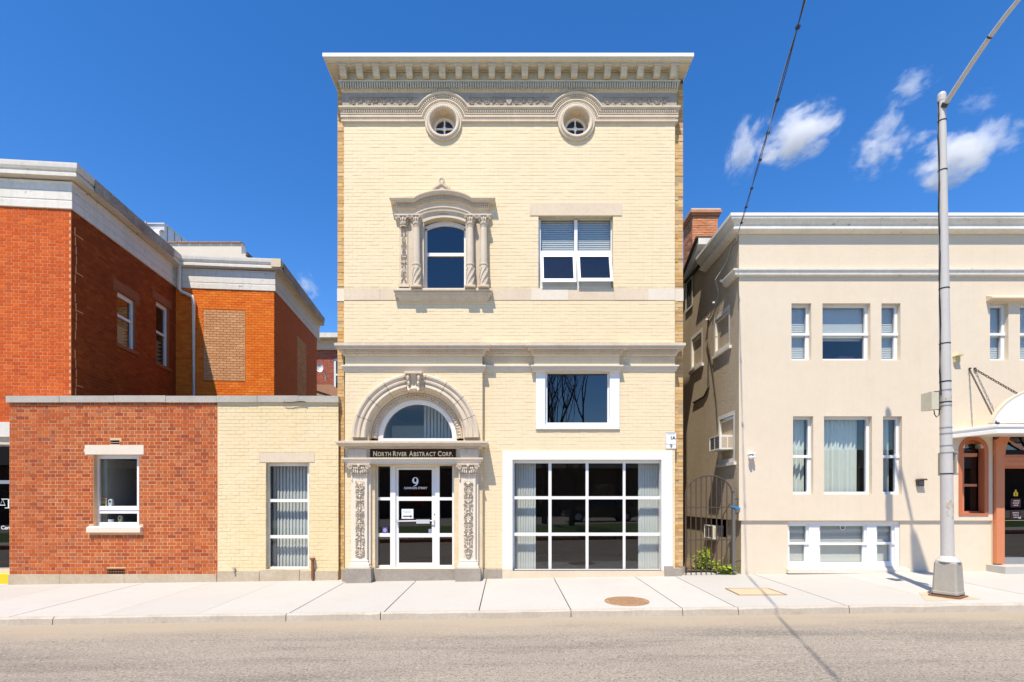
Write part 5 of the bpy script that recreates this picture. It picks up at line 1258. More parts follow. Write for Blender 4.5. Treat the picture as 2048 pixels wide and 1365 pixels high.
# chimney
ch = MB(); yc = 5.; cx0, cx1 = X(1385.5, yc), X(1435.5, yc); zt = Z(433, yc)
ch.box(cx0, cx1, yc, yc+.78, 6.2, zt)
chim = ch.build('chimney', M['tall_mortar'], stu, label='weathered orange brick chimney behind the alley wall')
fch = front(yc); fcs = lambda u, v, w: (cx0-w, u, v)
bricks(chim, fch, cx0, cx1, 7.2, zt, [], M['chim_brick'], n=200, L=.205, h=.068, j=.012, proud=.008, jit=.004, seed=51)
bricks(chim, fcs, yc, yc+.78, 7.2, zt, [], M['chim_brick'], n=0, L=.205, h=.068, j=.012, proud=.008, jit=.004, seed=52, names=('brick', 'side_brickwork'))
b = MB().box(cx0-.05, cx1+.05, yc-.05, yc+.83, zt, zt+.07); b.box(cx0-.085, cx1+.085, yc-.085, yc+.86, zt+.07, zt+.15); b.build('chimney_cap', M['chim_brick'], chim); MB().box(cx0-.06, cx1+.06, yc-.06, yc+.84, zt+.15, zt+.20).build('cap_slab', M['terracotta'], chim)
MB().lathe([(.09, 0), (.085, .08), (.06, .13), (.001, .15)], ((cx0+cx1)/2-.12, yc+.3, zt+.19), 12).build('chimney_pot', M['limestone_light'], chim)

# front windows
def hung(rect, rail, label, w=-.09, t=.05, gm=None, m=None, fr=fr0, ti=None, ex=.05):
    a, c, e, g = rect; zr = e+(g-e)*rail
    panes = [(a+t*.6, c-t*1.0, zr+.025, g-t), (a+t*.6, c-t*1.3, e+t, zr-.03)] if rail else [(a+t*.5, c-t, e+t, g-t)]
    o = window(stu, fr, rect, panes, w=w, ft=.05, m=m or M['vinyl'], room=1.6, label=label, ex=ex, gm=gm, rm=M['interior'])
    if rail: MB().fbox(fr, a, c, zr-.03, zr+.02, w-.01, w+.022).build('meeting_rail', m or M['vinyl'], o)
    return o, panes
R = random.Random(77)
labs = ['narrow upper window left of the wide blind window', 'wide upper window with a half raised blind', 'narrow upper window right of the wide blind window', 'upper window over the orange arched window', 'upper window at the right edge']
for i, r in enumerate(up):
    o, p = hung(r, .48, labs[i])
    bot = r[2]+(r[3]-r[2])*(.42 if i == 1 else .05)
    hslats(o, fr0, r[0]+.02, r[1]-.02, bot, r[3]-.02, -.175, 34 if i == 1 else 30, -1.2, m=M['blind_white'])
    if i == 1:
        MB().fbox(fr0, r[0]+.03, r[1]-.04, bot-.02, bot+.015, -.26, -.22).build('blind_rail', M['vinyl'], o)
        MB().box(X(1697), X(1728), .3, .5, r[2]+.04, r[2]+.16).build('purple_box', mat('purple_card', (.22, .06, .2), .7), o)
        q = MB(); rr = random.Random(3)
        for k in range(40):
            u = X(1655)+rr.uniform(0, .85); q.ell((u, .27+rr.uniform(0, .05), r[2]+.06+rr.uniform(-.02, .03)), (.02, .01, .015), 5, 3)
        q.build('sill_flowers', M['paper'], o)
labs = ['narrow curtained window left of the wide curtain window', 'wide window with pale patterned curtains', 'narrow curtained window right of the wide curtain window']
for i, r in enumerate(md):
    o, p = hung(r, .49 if i != 1 else 0, labs[i])
    if i == 1:
        cloth(o, fr0, r[0]+.02, r[0]+.42, r[2]+.02, r[3]-.02, -.26, 5, .035, seed=1, name='curtain'); cloth(o, fr0, r[0]+.40, r[1]-.10, r[2]+.05, r[3]-.02, -.27, 5, .035, seed=2, name='curtain')
    elif i == 0: cloth(o, fr0, r[0]+.01, r[1]-.03, r[2]+.05, r[3]-.02, -.25, 4, .035, seed=3)
    else: cloth(o, fr0, r[0]+.10, r[1]-.09, r[2]+.02, r[3]-.02, -.25, 3, .035, seed=4)
# basement window group in one white surround
Lz = lambda py: Z(py, YL)
tri = [(X(1583), X(1620), 1051, 1126), (X(1645), X(1737), 1051, 1128), (X(1760), X(1793), 1051, 1126)]
q = panel(frl, lo[0], lo[1], lo[2], lo[3], [(a-.02, c+.02, Lz(f)-.02, Lz(e)+.02) for a, c, e, f in tri], -.03, .08)
grp = q.build('window_surround', M['white'], stu)
for i, (a, c, e, f) in enumerate(tri):
    rct = (a-.02, c+.02, Lz(f)-.02, Lz(e)+.02); zr = Lz(1087 if i != 1 else 1088)
    o = window(stu, frl, rct, [(a+.015, c-.02, zr+.02, rct[3]-.04), (a+.015, c-.05, rct[2]+.04, zr-.025)], w=-.06, ft=.05, m=M['vinyl'], room=1.4, ex=.05, label=['narrow basement window left of the wide one', 'wide basement window with a small round sticker', 'narrow basement window crossed by the lamp post shadow'][i])
    MB().fbox(frl, rct[0], rct[1], zr-.028, zr+.022, -.065, -.035).build('meeting_rail', M['vinyl'], o)
    hslats(o, frl, a, c, zr-.03, rct[3]-.02, -.15, 13, -1.2, m=M['shade'])
    MB().fbox(frl, a-.01, c, rct[2]+.02, zr+.0, -.136, -.128).build('roller_shade', M['shade'], o)
sk = thing('round_sticker', 'small round red and white sticker at the top of the wide basement window', 'sticker', (X(1687), YL+.07, Lz(1054)))
q = MB(); kx, kz = X(1687, .1), Z(1055, .1)
MB().prism([(.055*math.cos(k*math.pi/9), .055*math.sin(k*math.pi/9)) for k in range(18)], lambda p: (kx+p[0], YL+.083, kz+p[1]), lambda p: (kx+p[0], YL+.086, kz+p[1])).build('sheet', M['paper'], sk)
q.arc(kx, kz, 0, 2*math.pi, [(.040, YL+.081), (.0, YL+.080)], 12, False); q.build('emblem', M['red_plate'], sk)
q = MB()
for s in (-1, 1): q.ell((kx+s*.013, YL+.079, kz+.004), (.01, .002, .008), 6, 4)
q.build('emblem_mark', M['paper'], sk)
MB().prism([(0, 0), (-.09, 0), (-.09, .07), (0, .10)], lambda p: (X(1574), YL+p[0], Lz(1146)+p[1]), lambda p: (X(1816), YL+p[0], Lz(1146)+p[1])).build('window_sill', M['limestone_light'], stu)
MB().prism([(0, 0), (-.13, .02), (-.13, .05), (0, .12)], lambda p: (X(1972), p[0], Z(604)+p[1]), lambda p: (X(2096), p[0], Z(604)+p[1])).build('hood_mould', M['limestone'], stu)
# orange arched window
def arch_pts(x0, x1, z0, zt_, n=16):
    r = (x1-x0)/2; cx_ = (x0+x1)/2; zs_ = zt_-r
    return [(x0, z0), (x1, z0)]+[(cx_+r*math.cos(math.pi*i/n), zs_+r*math.sin(math.pi*i/n)) for i in range(n+1)]
def arch_frame(b, o_, i_, yf0, yf1):
    po = arch_pts(*o_); pi_ = arch_pts(*i_); n = len(po)
    for k in range(n):
        j = (k+1) % n
        b.quad((po[k][0], yf0, po[k][1]), (po[j][0], yf0, po[j][1]), (pi_[j][0], yf0, pi_[j][1]), (pi_[k][0], yf0, pi_[k][1]))
        b.quad((po[k][0], yf0, po[k][1]), (po[k][0], yf1, po[k][1]), (po[j][0], yf1, po[j][1]), (po[j][0], yf0, po[j][1]))
        b.quad((pi_[k][0], yf0, pi_[k][1]), (pi_[k][0], yf1, pi_[k][1]), (pi_[j][0], yf1, pi_[j][1]), (pi_[j][0], yf0, pi_[j][1]))
b = MB(); arch_frame(b, (X(1917), X(1976), Z(1031.5), Z(873)), (X(1923.5), X(1968), Z(1027), Z(880)), -.015, .12)
ob = b.build('window', M['orange'], stu, label='orange painted narrow arched window')
b = MB(); arch_frame(b, (X(1918), X(1972), Z(1029), Z(876)), (X(1925.5, .12), X(1959, .12), Z(1023, .12), Z(888, .12)), .09, .17)
b.box(X(1924), X(1962), .08, .14, Z(914, .1), Z(907, .1)); b.box(X(1924), X(1962), .085, .14, Z(973.5, .1), Z(968.5, .1)); b.build('frame', M['orange_door'], ob)
MB().prism(arch_pts(X(1920), X(1970), Z(1028), Z(878)), lambda p: (p[0], .14, p[1]), lambda p: (p[0], .146, p[1])).build('pane', M['glass_dark'], ob)
q = MB().box(X(1915), X(1978), .2, 1.4, Z(1030), Z(875)); q.f = [f for i, f in enumerate(q.f) if i != 2]; q.build('room', M['interior'], ob)
# orange doorway
b = MB(); zst = gz(9.5, 0)+.12
b.box(X(1987), X(2003.5), -.06, .14, zst+.02, Z(880)); b.box(X(1985.5), X(1990), -.045, .14, zst+.02, Z(1040)); b.box(X(2003.5), X(2140), -.02, .14, Z(932), Z(915)); b.box(X(2003.5), X(2140), .0, .14, Z(916), Z(910))
b.box(X(2003), X(2008), .05, .14, zst, Z(932)); b.box(X(2007), X(2140), .05, .14, Z(937), Z(931)); b.box(X(2135), X(2150), -.06, .14, zst, Z(880))
dx_, dzc, dr_ = X(2073), Z(910), X(2140)-X(2073)
b.arc(dx_, dzc, 0, math.pi, [(dr_+.2, .12), (dr_+.2, -.06), (dr_+.0, -.05), (dr_, .14)], 20)
for a_ in (2.62, 2.05, 1.57, 1.1, .5): b.tube([(dx_+.2*math.cos(a_), .05, dzc+.2*math.sin(a_)), (dx_+dr_*math.cos(a_), .05, dzc+dr_*math.sin(a_))], .018, 6)
dd = b.build('doorway', M['orange_door'], stu, label='salmon orange door surround under the canopy')
lettering('CRUISES', .085, front(-.024), X(2013), Z(927), 0, align='LEFT', bold=.001).build('transom_lettering', M['orange'], dd, label='carved transom lettering, too worn to read for sure') if False else None
q = MB(); R = random.Random(8); u = X(2015)                    # worn incised letters on the transom, not legible in the photo
while u < X(2060): w_ = R.uniform(.03, .05); q.arc(u+w_/2, Z(923.5), R.uniform(0, 2), R.uniform(4, 6), [(w_/2, -.024), (w_/2-.010, -.024)], 8, False); u += w_+.015
q.build('carved_lettering', M['orange'], dd)
MB().box(X(2007), X(2138), .09, .096, zst+.05, Z(936)).build('pane', M['glass_dark'], dd)
MB().box(X(2003), X(2140), .10, .106, Z(910), Z(866)-.0).build('pane', M['glass_dark'], dd)
q = MB().box(X(1990), X(2150), .15, 3, zst, Z(860)); q.f = [f for i, f in enumerate(q.f) if i != 2]; q.build('room', M['interior'], dd)
b = MB().box(X(2007), X(2138), .07, .12, zst, zst+.13); b.build('kick_rail', M['steel'], dd)
MB().box(X(1976), X(2160), -.35, .12, -.1, zst).build('stoop', M['concrete'], stu)
for k, (z0, z1) in enumerate(((1015, 998), (1038, 1022))):
    nt = thing('door_notice', ['upper dark red notice on the glass door under the yellow sticker', 'lower dark red notice with a torn corner on the glass door'][k], 'notice', (X(2031), .085, Z(z0)), group='dark red notices on the door glass')
    MB().box(X(2022, .08), X(2042, .08), .084, .088, Z(z0, .08), Z(z1, .08)).build('plate', M['red_plate'], nt)
    q = MB(); R = random.Random(k)
    for r_ in range(3):
        u = X(2025+R.uniform(0, 3), .08); z = Z(z1+4+r_*4.5, .08)
        while u < X(2039, .08)-.02: w_ = R.uniform(.015, .03); q.box(u, u+w_, .081, .085, z-.012, z+.012); u += w_+.008
    q.build('print', M['limestone_light'], nt)
    if k: MB().poly([(X(2042, .08), .082, Z(z0, .08)), (X(2042, .08), .082, Z(z0-6, .08)), (X(2037, .08), .082, Z(z0, .08))]).build('torn_corner', M['paper'], nt)
ys_ = thing('yellow_sticker', 'yellow lamp shaped sticker on the door glass above the red notices', 'sticker', (X(2031), .085, Z(988)))
q = MB(); u, v = X(2032, .08), Z(988, .08)
q.prism([(-.04, -.045), (.04, -.045), (.045, .01), (.02, .045), (-.02, .045), (-.045, .01)], lambda p: (u+p[0], .084, v+p[1]), lambda p: (u+p[0], .088, v+p[1])); q.ell((u, .085, v+.065), (.018, .003, .018), 8, 4); q.build('sheet', M['yellow'], ys_)
MB().fbox(front(.083), u-.008, u+.008, v-.03, v+.02, -.001, .001).build('emblem', M['ink'], ys_)
# canopy
cw, cf = X(1903), X(1992, -.7); zc1, zc0 = Z(850.5, -.7), Z(868, -.7)
poly_ = [(cw, .0), (cf, -.7), (12.2, -.7), (12.6, .0)]
b = MB(); b.prism(poly_, lambda p: (p[0], p[1], zc1), lambda p: (p[0], p[1], zc0+.03))
can = b.build('canopy', M['white_trim'], stu, label='flat white canopy hung on chains over the doorway')
off = lambda d_: [(cw-d_, .0), (cf-d_*.4, -.7-d_), (12.2+d_*.4, -.7-d_), (12.6+d_, 0)]
q = MB(); q.grid([[(*off(d_)[k], z) for d_, z in ((.0, zc1+.012), (.045, zc1), (.045, zc1-.035), (.025, zc1-.045), (.025, zc1-.085), (.035, zc1-.09), (.035, zc0+.01), (.0, zc0))] for k in range(4)]); q.build('fascia', M['white'], can)
axc, azc, arr = X(2085, -.6), zc1+.0, X(2085, -.6)-X(1979, -.6)
azc = Z(848, -.6)-.35; 
rr_ = math.hypot(arr, .35)
q = MB(); pts = []
a0 = math.asin(.35/rr_)
for i in range(25):
    a = math.pi-a0-(math.pi-2*a0)*i/24; pts.append((axc+rr_*math.cos(a), azc+rr_*math.sin(a)*.92+.03))
q.prism(pts, lambda p: (p[0], -.66, p[1]), lambda p: (p[0], -.58, p[1])); q.build('canopy_arch', M['white'], can, label='white rounded pediment on the canopy')
q = MB(); q.grid([[(axc+(rr_+o)*math.cos(math.pi-a0-(math.pi-2*a0)*i/24), y, azc+(rr_+o)*math.sin(math.pi-a0-(math.pi-2*a0)*i/24)*.92+.03) for o, y in ((.0, -.665), (.022, -.665), (.022, -.575), (.0, -.575))] for i in range(25)]); q.build('arch_trim', M['limestone'], can)
def chain(p, r, link=.055, tw=True):
    p, r = Vector(p), Vector(r); d_ = r-p; n = int(d_.length/(link*.78)); t = d_.normalized(); s1_ = t.cross(Vector((0, 1, 0.01))).normalized(); s2_ = t.cross(s1_)
    q = MB()
    for i in range(n):
        c = p+t*d_.length*(i+.5)/n; side_ = s1_ if i % 2 else s2_
        q.tube([c+t*math.cos(a*math.pi/4)*link*.5+side_*math.sin(a*math.pi/4)*link*.3 for a in range(9)], .007, 4, caps=False)
    return q
hk = (X(1938), -.0, Z(738)); hk2 = (X(1948), -.0, Z(738))
chain(hk, (cf+.03, -.68, zc1+.03), .045).build('chain', M['iron'], can, label='chain from the wall hook to the canopy corner')
chain(hk2, (cf+1.1, -.68, zc1+.16), .06).build('chain', M['iron'], can, label='longer chain running over the rounded pediment')
q = MB()
for h_ in (hk, hk2): q.ell((h_[0], -.02, h_[2]), (.02, .03, .02), 8, 5)
q.ell((cf+.03, -.7, zc1+.03), (.028, .028, .028), 8, 5); q.build('hook', M['iron'], can)

# ================================================================== THINGS IN THE ALLEY AND ON THE WALLS
def ac_unit(x0, x1, y0, y1, z0, z1, label):
    o = thing('window_air_conditioner', label, 'air conditioner', (x1, y0, z0), group='window air conditioners on the alley wall')
    MB().box(x0, x1, y0, y1, z0, z1).build('casing', M['ac_white'], o)
    q = MB(); fy_ = front(y0); w_ = x1-x0
    for a, c in ((.12, .52), (.60, .95)): q.fbox(fy_, x0+w_*a, x0+w_*c, z0+.04, z1-.04, -.001, .002)
    q.build('side_grille', M['stucco_side'], o)
    q = MB(); n = 7
    for k in range(n): z = z0+.03+(z1-z0-.06)*(k+.5)/n; q.box(x0-.004, x0+.002, y0+.04, y1-.04, z-.009, z+.009)
    q.build('louvre', M['iron'], o)
    q = MB().box(x0-.012, x0, y0, y1, z0, z0+.018); q.box(x0-.012, x0, y0, y1, z1-.018, z1); q.box(x0-.012, x0, y0, y0+.018, z0+.018, z1-.018); q.box(x0-.012, x0, y1-.018, y1, z0+.018, z1-.018); q.box(x0-.008, x0, (y0+y1)/2-.01, (y0+y1)/2+.01, z0+.018, z1-.018); q.build('frame', M['ac_white'], o)
ac_unit(X(1440, .32), X0+.03, .32, .84, Z(899, .32), Z(870, .32), 'off white window air conditioner jutting from the side wall above the gate')
ac_unit(X(1424, 1.4)-.05, X0+.2, 1.2, 1.7, Z(1079, 1.2), Z(1052, 1.2), 'grey white air conditioner in the basement opening behind the gate')
gt = thing('iron_gate', 'arched dark iron gate closing the narrow alley', 'gate', (X(1418), .02, .05))
yg = .02; gx0, gx1 = X(1371.5, yg), X(1464, yg); gzb = Z(1143, yg); gsp = Z(988, yg); gtp = Z(951.5, yg)
gc = (gx0+gx1)/2; gh = (gx1-gx0)/2
MB().tube([(gc-gh*math.cos(math.pi*i/20), yg, gsp+(gtp-gsp)*math.sin(math.pi*i/20)) for i in range(21)], .014, 8).build('arch', M['iron'], gt)
for k in range(10):
    x = gx0+(gx1-gx0)*k/9; zt_ = gsp+(gtp-gsp)*math.sqrt(max(0, 1-((x-gc)/gh)**2))
    w_ = .012*(0 if k in (0, 9) else 1)
    MB().tube([(x, yg, gzb-.01), (x+w_, yg, gzb+.05), (x, yg, gzb+.12), (x, yg, max(zt_, gsp))], .0115 if k else .014, 6).build('bar', M['iron'], gt)
for py in (1015, 1080, 1142): MB().box(gx0, gx1, yg-.006, yg+.006, Z(py, yg)-.010, Z(py, yg)+.010).build('rail', M['iron'], gt)
MB().box(X(1464, yg), X(1469.5, yg), yg-.03, yg+.03, gzb-.05, gsp+.02).build('post', mat('grey_steel_post', (.15, .14, .125), .6), gt)
q = MB()
for py, dx in ((998, .03), (1027, .035), (1122, .06)): q.tube([(X(1468, yg), yg, Z(py+5, yg)), (X(1468, yg)+dx, yg, Z(py, yg)), (X0+.05, yg+.02, Z(py, yg))], .012, 6)
q.ell((X(1466.5, yg), yg, gsp+.035), (.025, .025, .022), 8, 5); q.build('hinge', M['iron'], gt)
q = MB().tube([(X(1463), yg+.05, Z(1008)), (X(1453), yg+.12, Z(1030)), (X(1450), yg+.2, Z(1070)), (X(1436), yg+.3, Z(1130))], .011, 6); q.build('brace', M['iron'], gt)
bt = thing('blue_tape', 'strip of bright blue tape tied to the gate post', 'tape', (X(1467), 0, Z(1015)))
q = MB(); q.grid([[(X(1462.5), -.02, Z(1011.5)), (X(1462.5), -.02, Z(1015))], [(X(1468), -.03, Z(1012)), (X(1468), -.03, Z(1016))], [(X(1473), -.028, Z(1013)), (X(1473), -.028, Z(1019))], [(X(1480), -.02, Z(1017)), (X(1479), -.024, Z(1021))]]); q.build('strip', M['blue'], bt)
sheet([3.3, 4.0, 4.7], [.36, 1.5, 3, 7, 14], lambda x, y: gz(x, 0)+.02+.05*math.sin(x*5)*(y > .3), 'alley_soil', M['soil'])
def weed(px, y, h, spread, n, label, seed):
    R = random.Random(seed); x = X(px, y); z0 = gz(x, 0)+.01
    o = thing('weed_plant', label, 'weed', (x, y, z0), group='bright weeds behind the gate')
    st_ = MB(); lf_ = MB()
    for s in range(max(4, n//28)):
        d = Vector((R.uniform(-1, 1)*spread, R.uniform(-.6, .6)*spread, h*R.uniform(.6, 1)))
        pts = [Vector((x, y, z0))+d*t+Vector((0, 0, .04*math.sin(t*3))) for t in (0, .35, .7, 1)]
        st_.tube(pts, .004, 4)
        for k in range(28):
            t = R.uniform(.15, 1.0); c = Vector((x, y, z0))+d*t+Vector((R.gauss(0, .035), R.gauss(0, .035), R.gauss(0, .03)))
            c.z = max(c.z, z0+.01)
            a = R.uniform(0, 6.28); e = R.uniform(-.5, .8); L = R.uniform(.018, .042)
            u_ = Vector((math.cos(a)*math.cos(e), math.sin(a)*math.cos(e), math.sin(e))); v_ = u_.cross(Vector((R.uniform(-.4, .4), R.uniform(-.4, .4), 1))).normalized()
            w_ = u_.cross(v_)*L*.2
            lf_.poly([c-u_*L, c+v_*L*.55+w_, c+u_*L, c-v_*L*.55+w_])
    st_.build('stem', M['foliage'], o); lf_.build('leaves', M['foliage'], o, kind='stuff')
weed(1410, .42, .48, .20, 340, 'tallest bright green weed behind the gate bars', 1)
weed(1396, .50, .34, .16, 220, 'weed left of the tallest one, behind the gate', 2)
weed(1428, .36, .26, .16, 220, 'low weed at the middle of the gate foot', 3)
weed(1446, .10, .17, .17, 280, 'low spreading weed at the gate foot, right of the middle one', 4)
weed(1462, .08, .15, .10, 170, 'small weed against the foot of the gate post', 5)
def wall_lamp(px, py, w_, h_, m, label):
    x, z = X(px), Z(py); o = thing('security_light', label, 'security light', (x, 0, z))
    q = MB().box(x-w_, x+w_, -.05, .0, z-h_, z+h_); q.prism([(-w_*1.2, h_), (w_*1.2, h_), (w_*.9, h_+.03), (-w_*.9, h_+.03)], lambda p: (x+p[0], -.12, z+p[1]), lambda p: (x+p[0], 0, z+p[1])); q.build('housing', m, o)
    return o, x, z
o, x, z = wall_lamp(1500.5, 913, .045, .035, M['vinyl'], 'white security sensor on the stucco wall right of the alley')
q = MB(); q.ell((x-.03, -.09, z-.03), (.035, .05, .035), 10, 6); q.ell((x+.03, -.085, z-.025), (.03, .045, .03), 10, 6); q.build('lamp', M['vinyl'], o)
o, x, z = wall_lamp(1838, 967, .062, .055, mat('brown_metal', (.10, .07, .05), .5), 'brown caged wall light between the windows and the lamp post')
q = MB()
for k in range(4): q.box(x-.045, x+.045, -.056, -.049, z-.035+k*.02, z-.027+k*.02)
q.build('lens', M['steel'], o)
o, x, z = wall_lamp(1911, 720, .05, .055, mat('cream_light_box', (.66, .56, .30), .5), 'small cream wall light right behind the lamp post')

# ================================================================== THE STREET LAMP
yp = -2.2; lx = (1896-CX)*(D+yp)/F; lz = gz(lx, yp); ltop = H+(CY-190)*(D+yp)/F
lean = -.095
lamp = thing('street_lamp', 'tall pale grey street lamp post with a heavy cast base', 'street lamp', (lx, yp, lz))
def lp(z): t = (z-lz)/(ltop-lz); return (lx+lean*t, yp, z)
b0_, b1_ = lz+.045, lz+.045+.46
ang = math.radians(32)
def ring(r, z, c=.28, x=None):
    pts = []
    for k in range(4):
        for s in (-1, 1):
            a = ang+k*math.pi/2+math.pi/4+s*.10
            pts.append((lx+r*math.cos(a), yp+r*math.sin(a), z))
    return pts
b = MB(); rws_ = [ring(.208, b0_-.0), ring(.208, b0_+.035), ring(.199, b0_+.04), ring(.174, b1_), ring(.160, b1_+.015)]
b.grid(rws_, True); b.poly(rws_[-1]); b.poly(rws_[0][::-1])
bs_ = b.build('base', M['cast_base'], lamp)
q = MB(); r0 = ring(.25, lz-.01); r1 = ring(.25, lz+.02); q.grid([r0, r1, ring(.20, lz+.022)], True); q.poly(ring(.20, lz+.022)); q.build('rust_plate', M['rust'], lamp)
q = MB(); q.grid([ring(.205, lz+.02), ring(.205, b0_+.005)], True); q.build('foot_gap', M['iron'], lamp)
b = MB().lathe([(.153, b1_+.013-lz), (.153, b1_+.028-lz), (.105, b1_+.09-lz), (.09, b1_+.10-lz)], (lx, yp, lz), 20); fl = b.build('flange', M['metal_grey'], lamp)
q = MB()
for k in range(10):
    a = k*math.pi/5; q.prism([(.09, .10), (.09, .026), (.15, .026), (.147, .036)], lambda p: (lx+p[0]*math.cos(a)-.012*math.sin(a), yp+p[0]*math.sin(a)+.012*math.cos(a), b1_+p[1]), lambda p: (lx+p[0]*math.cos(a)+.012*math.sin(a), yp+p[0]*math.sin(a)-.012*math.cos(a), b1_+p[1]))
q.build('rib', M['metal_grey'], fl)
rad = lambda z: .086+(.050-.086)*(z-lz)/(ltop-lz)
zsx = [b1_+.02+(ltop-b1_-.02)*i/14 for i in range(15)]
MB().tube([lp(z) for z in zsx], [rad(z) for z in zsx], 20).build('pole', M['metal_grey'], lamp, smooth=True)
q = MB(); t = lp(ltop); q.lathe([(.054, -.10), (.056, -.02), (.054, .0), (.045, .022), (.001, .03)], t, 16); q.build('cap', M['metal_grey'], lamp)
for py, m in ((243, 'black'), (342, 'black'), (578, 'black'), (688, 'iron'), (764, 'black'), (781, 'steel'), (805, 'black'), (812, 'steel'), (856, 'steel'), (868, 'steel'), (892, 'steel'), (906, 'steel'), (948, 'black')):
    z = H+(CY-py)*(D+yp)/F; MB().tube([tuple(Vector(lp(z-.008))+Vector((0, 0, 0))), lp(z+.008)], rad(z)+.004, 18).build('band', M[m], lamp)
pts = [lp(ltop-.05)]
cab_ = [(ltop-.12, .060), (ltop-.3, .056)]+[(ltop-.3-.35*k, .058+.002*k+.010*math.sin(k*1.9)) for k in range(1, 15)]
MB().tube([(lp(z)[0]-rr-.0, yp-.01, z) for z, rr in cab_ if z > 3.0], .011, 6).build('cable', M['black'], lamp)
zA = H+(CY-212)*(D+yp-.05)/F
arm = [(lp(zA)[0], yp-.03, zA), (lp(zA)[0]+.005, -2.42, zA+.11), (lp(zA)[0]+.01, -2.7, zA+.265), (lp(zA)[0]+.01, -2.96, zA+.385), (lp(zA)[0]+.01, -3.18, zA+.465), (lp(zA)[0]+.01, -3.42, zA+.525), (lp(zA)[0]+.01, -3.6, zA+.55)]
MB().tube(arm, [.036, .034, .032, .030, .028, .026, .025], 12).build('arm', M['metal_grey'], lamp, smooth=True)
q = MB(); q.tube([arm[0], (arm[0][0], -2.27, zA+.03)], .044, 10); q.tube([(arm[3][0], -2.955, arm[3][2]-.002), (arm[3][0], -2.975, arm[3][2]+.007)], .033, 10); q.build('arm_collar', M['iron'], lamp)
hx, hy, hz = arm[-1][0], -3.95, zA+.56
q = MB(); rows = []
for i in range(9):
    t = i/8.; w_ = .06+.12*math.sin(min(1, t*1.25)*math.pi*.5)*(1 if t < .8 else math.sqrt(max(.05, 1-((t-.8)/.2)**2))); yy = -3.5-.75*t
    rows.append([(hx+w_*math.cos(a), yy, hz+.55*w_*math.sin(a)+.02) for a in [k*math.pi/6 for k in range(12)]])
q.grid(rows, True); q.poly(rows[0]); q.poly(rows[-1]); hd_ = q.build('lamp_head', M['metal_grey'], lamp, smooth=True)
q = MB(); q.ell((hx, -3.98, hz-.06), (.12, .22, .07), 12, 6); q.build('lens', M['glass'], hd_)
rr_2 = random.Random(6)
for z0_, n_ in ((2.35, 14), (4.02, 8)):
    for _ in range(n_):
        a = -math.pi/2+rr_2.uniform(-.7, .9); z = z0_-1.0+rr_2.uniform(-.14, .14)+(.0); w_ = rr_2.uniform(.05, .22); h_ = rr_2.uniform(.008, .03); c_ = lp(z); r_ = rad(z)+.0015
        q = MB().grid([[(c_[0]+r_*math.cos(a+w_*s), c_[1]+r_*math.sin(a+w_*s), z+h_*e) for s in (-1, 0, 1)] for e in (-1, 1)])
        q.build('sticker_scrap', M['base_stone'], lamp)
eb = thing('equipment_box', 'pale equipment box strapped to the left side of the lamp post', 'equipment box', (X(1866, yp), yp, Z(822, yp)))
q = MB().box(X(1853.5, yp), X(1856, yp), yp-.09, yp+.11, Z(821, yp), Z(786, yp)); q.box(X(1856, yp), X(1869, yp), yp-.08, yp+.10, Z(820.5, yp), Z(786.5, yp)); q.build('case', mat('cream_box_paint', (.62, .57, .42), .5), eb)
q = MB().box(X(1869, yp), X(1880, yp), yp-.02, yp+.02, Z(788, yp), Z(783, yp)); q.box(X(1869, yp), X(1880, yp), yp-.02, yp+.02, Z(820, yp), Z(815, yp)); q.box(X(1870, yp), X(1876, yp), yp-.03, yp+.03, Z(818, yp), Z(786, yp)); q.build('bracket', M['iron'], eb)
q = MB().tube([(X(1868, yp), yp, Z(821, yp)), (X(1869, yp), yp, Z(829, yp)), (X(1873, yp), yp, Z(835, yp)), (X(1878, yp), yp, Z(830, yp)), (X(1879, yp), yp, Z(818, yp))], .007, 6); q.build('cable', M['black'], eb)
psn = thing('pole_sign', 'metal sign plate strapped edge on to the right of the lamp post', 'sign', (lx+.14, yp, Z(930, yp)))
q = MB().box(X(1909, yp), X(1912, yp), yp-.02, yp+.30, Z(950, yp), Z(903, yp)); q.build('plate', mat('tan_sign_back', (.50, .45, .34), .5, metal=.3), psn)
q = MB().box(X(1905, yp), X(1914, yp), yp-.03, yp+.02, Z(907, yp), Z(904, yp)); q.box(X(1905, yp), X(1914, yp), yp-.03, yp+.02, Z(950, yp), Z(947, yp)); q.build('bracket', M['steel'], psn)

# covers let into the pavement
def gq(px, py, dz=.0):                # pavement point under a photo pixel
    d = 8.
    for _ in range(6):
        x = (px-CX)*d/F; d = (H-gz(x, d-D)-dz)*F/(py-CY)
    return Vector((x, d-D, gz(x, d-D)))
c = gq(1253.5, 1203); r = 44*(D+c.y)/F
mh = thing('manhole_cover', 'round rusty orange manhole cover in the pavement', 'manhole cover', (c.x, c.y, c.z))
def onw(x, y, h): return (x, y, gz(x, y)+h)
b = MB(); b.grid([[onw(c.x+q_*math.cos(a*math.pi/20), c.y+q_*math.sin(a*math.pi/20), h) for a in range(40)] for q_, h in ((r, -.02), (r, .006), (r*.96, .008), (r*.955, .003), (r*.93, .003), (r*.925, .008))], True)
b.poly([onw(c.x+r*.925*math.cos(a*math.pi/20), c.y+r*.925*math.sin(a*math.pi/20), .008) for a in range(40)]); b.build('cover', M['manhole'], mh)
q = MB()
for i in range(-6, 7):
    for j in range(-6, 7):
        x, y = i*.048, j*.048
        if x*x+y*y < (r*.86)**2: q.box(c.x+x-.015, c.x+x+.015, c.y+y-.015, c.y+y+.015, gz(c.x+x, c.y+y)+.004, gz(c.x+x, c.y+y)+.014)
q.build('stud', M['manhole'], mh, kind='stuff')
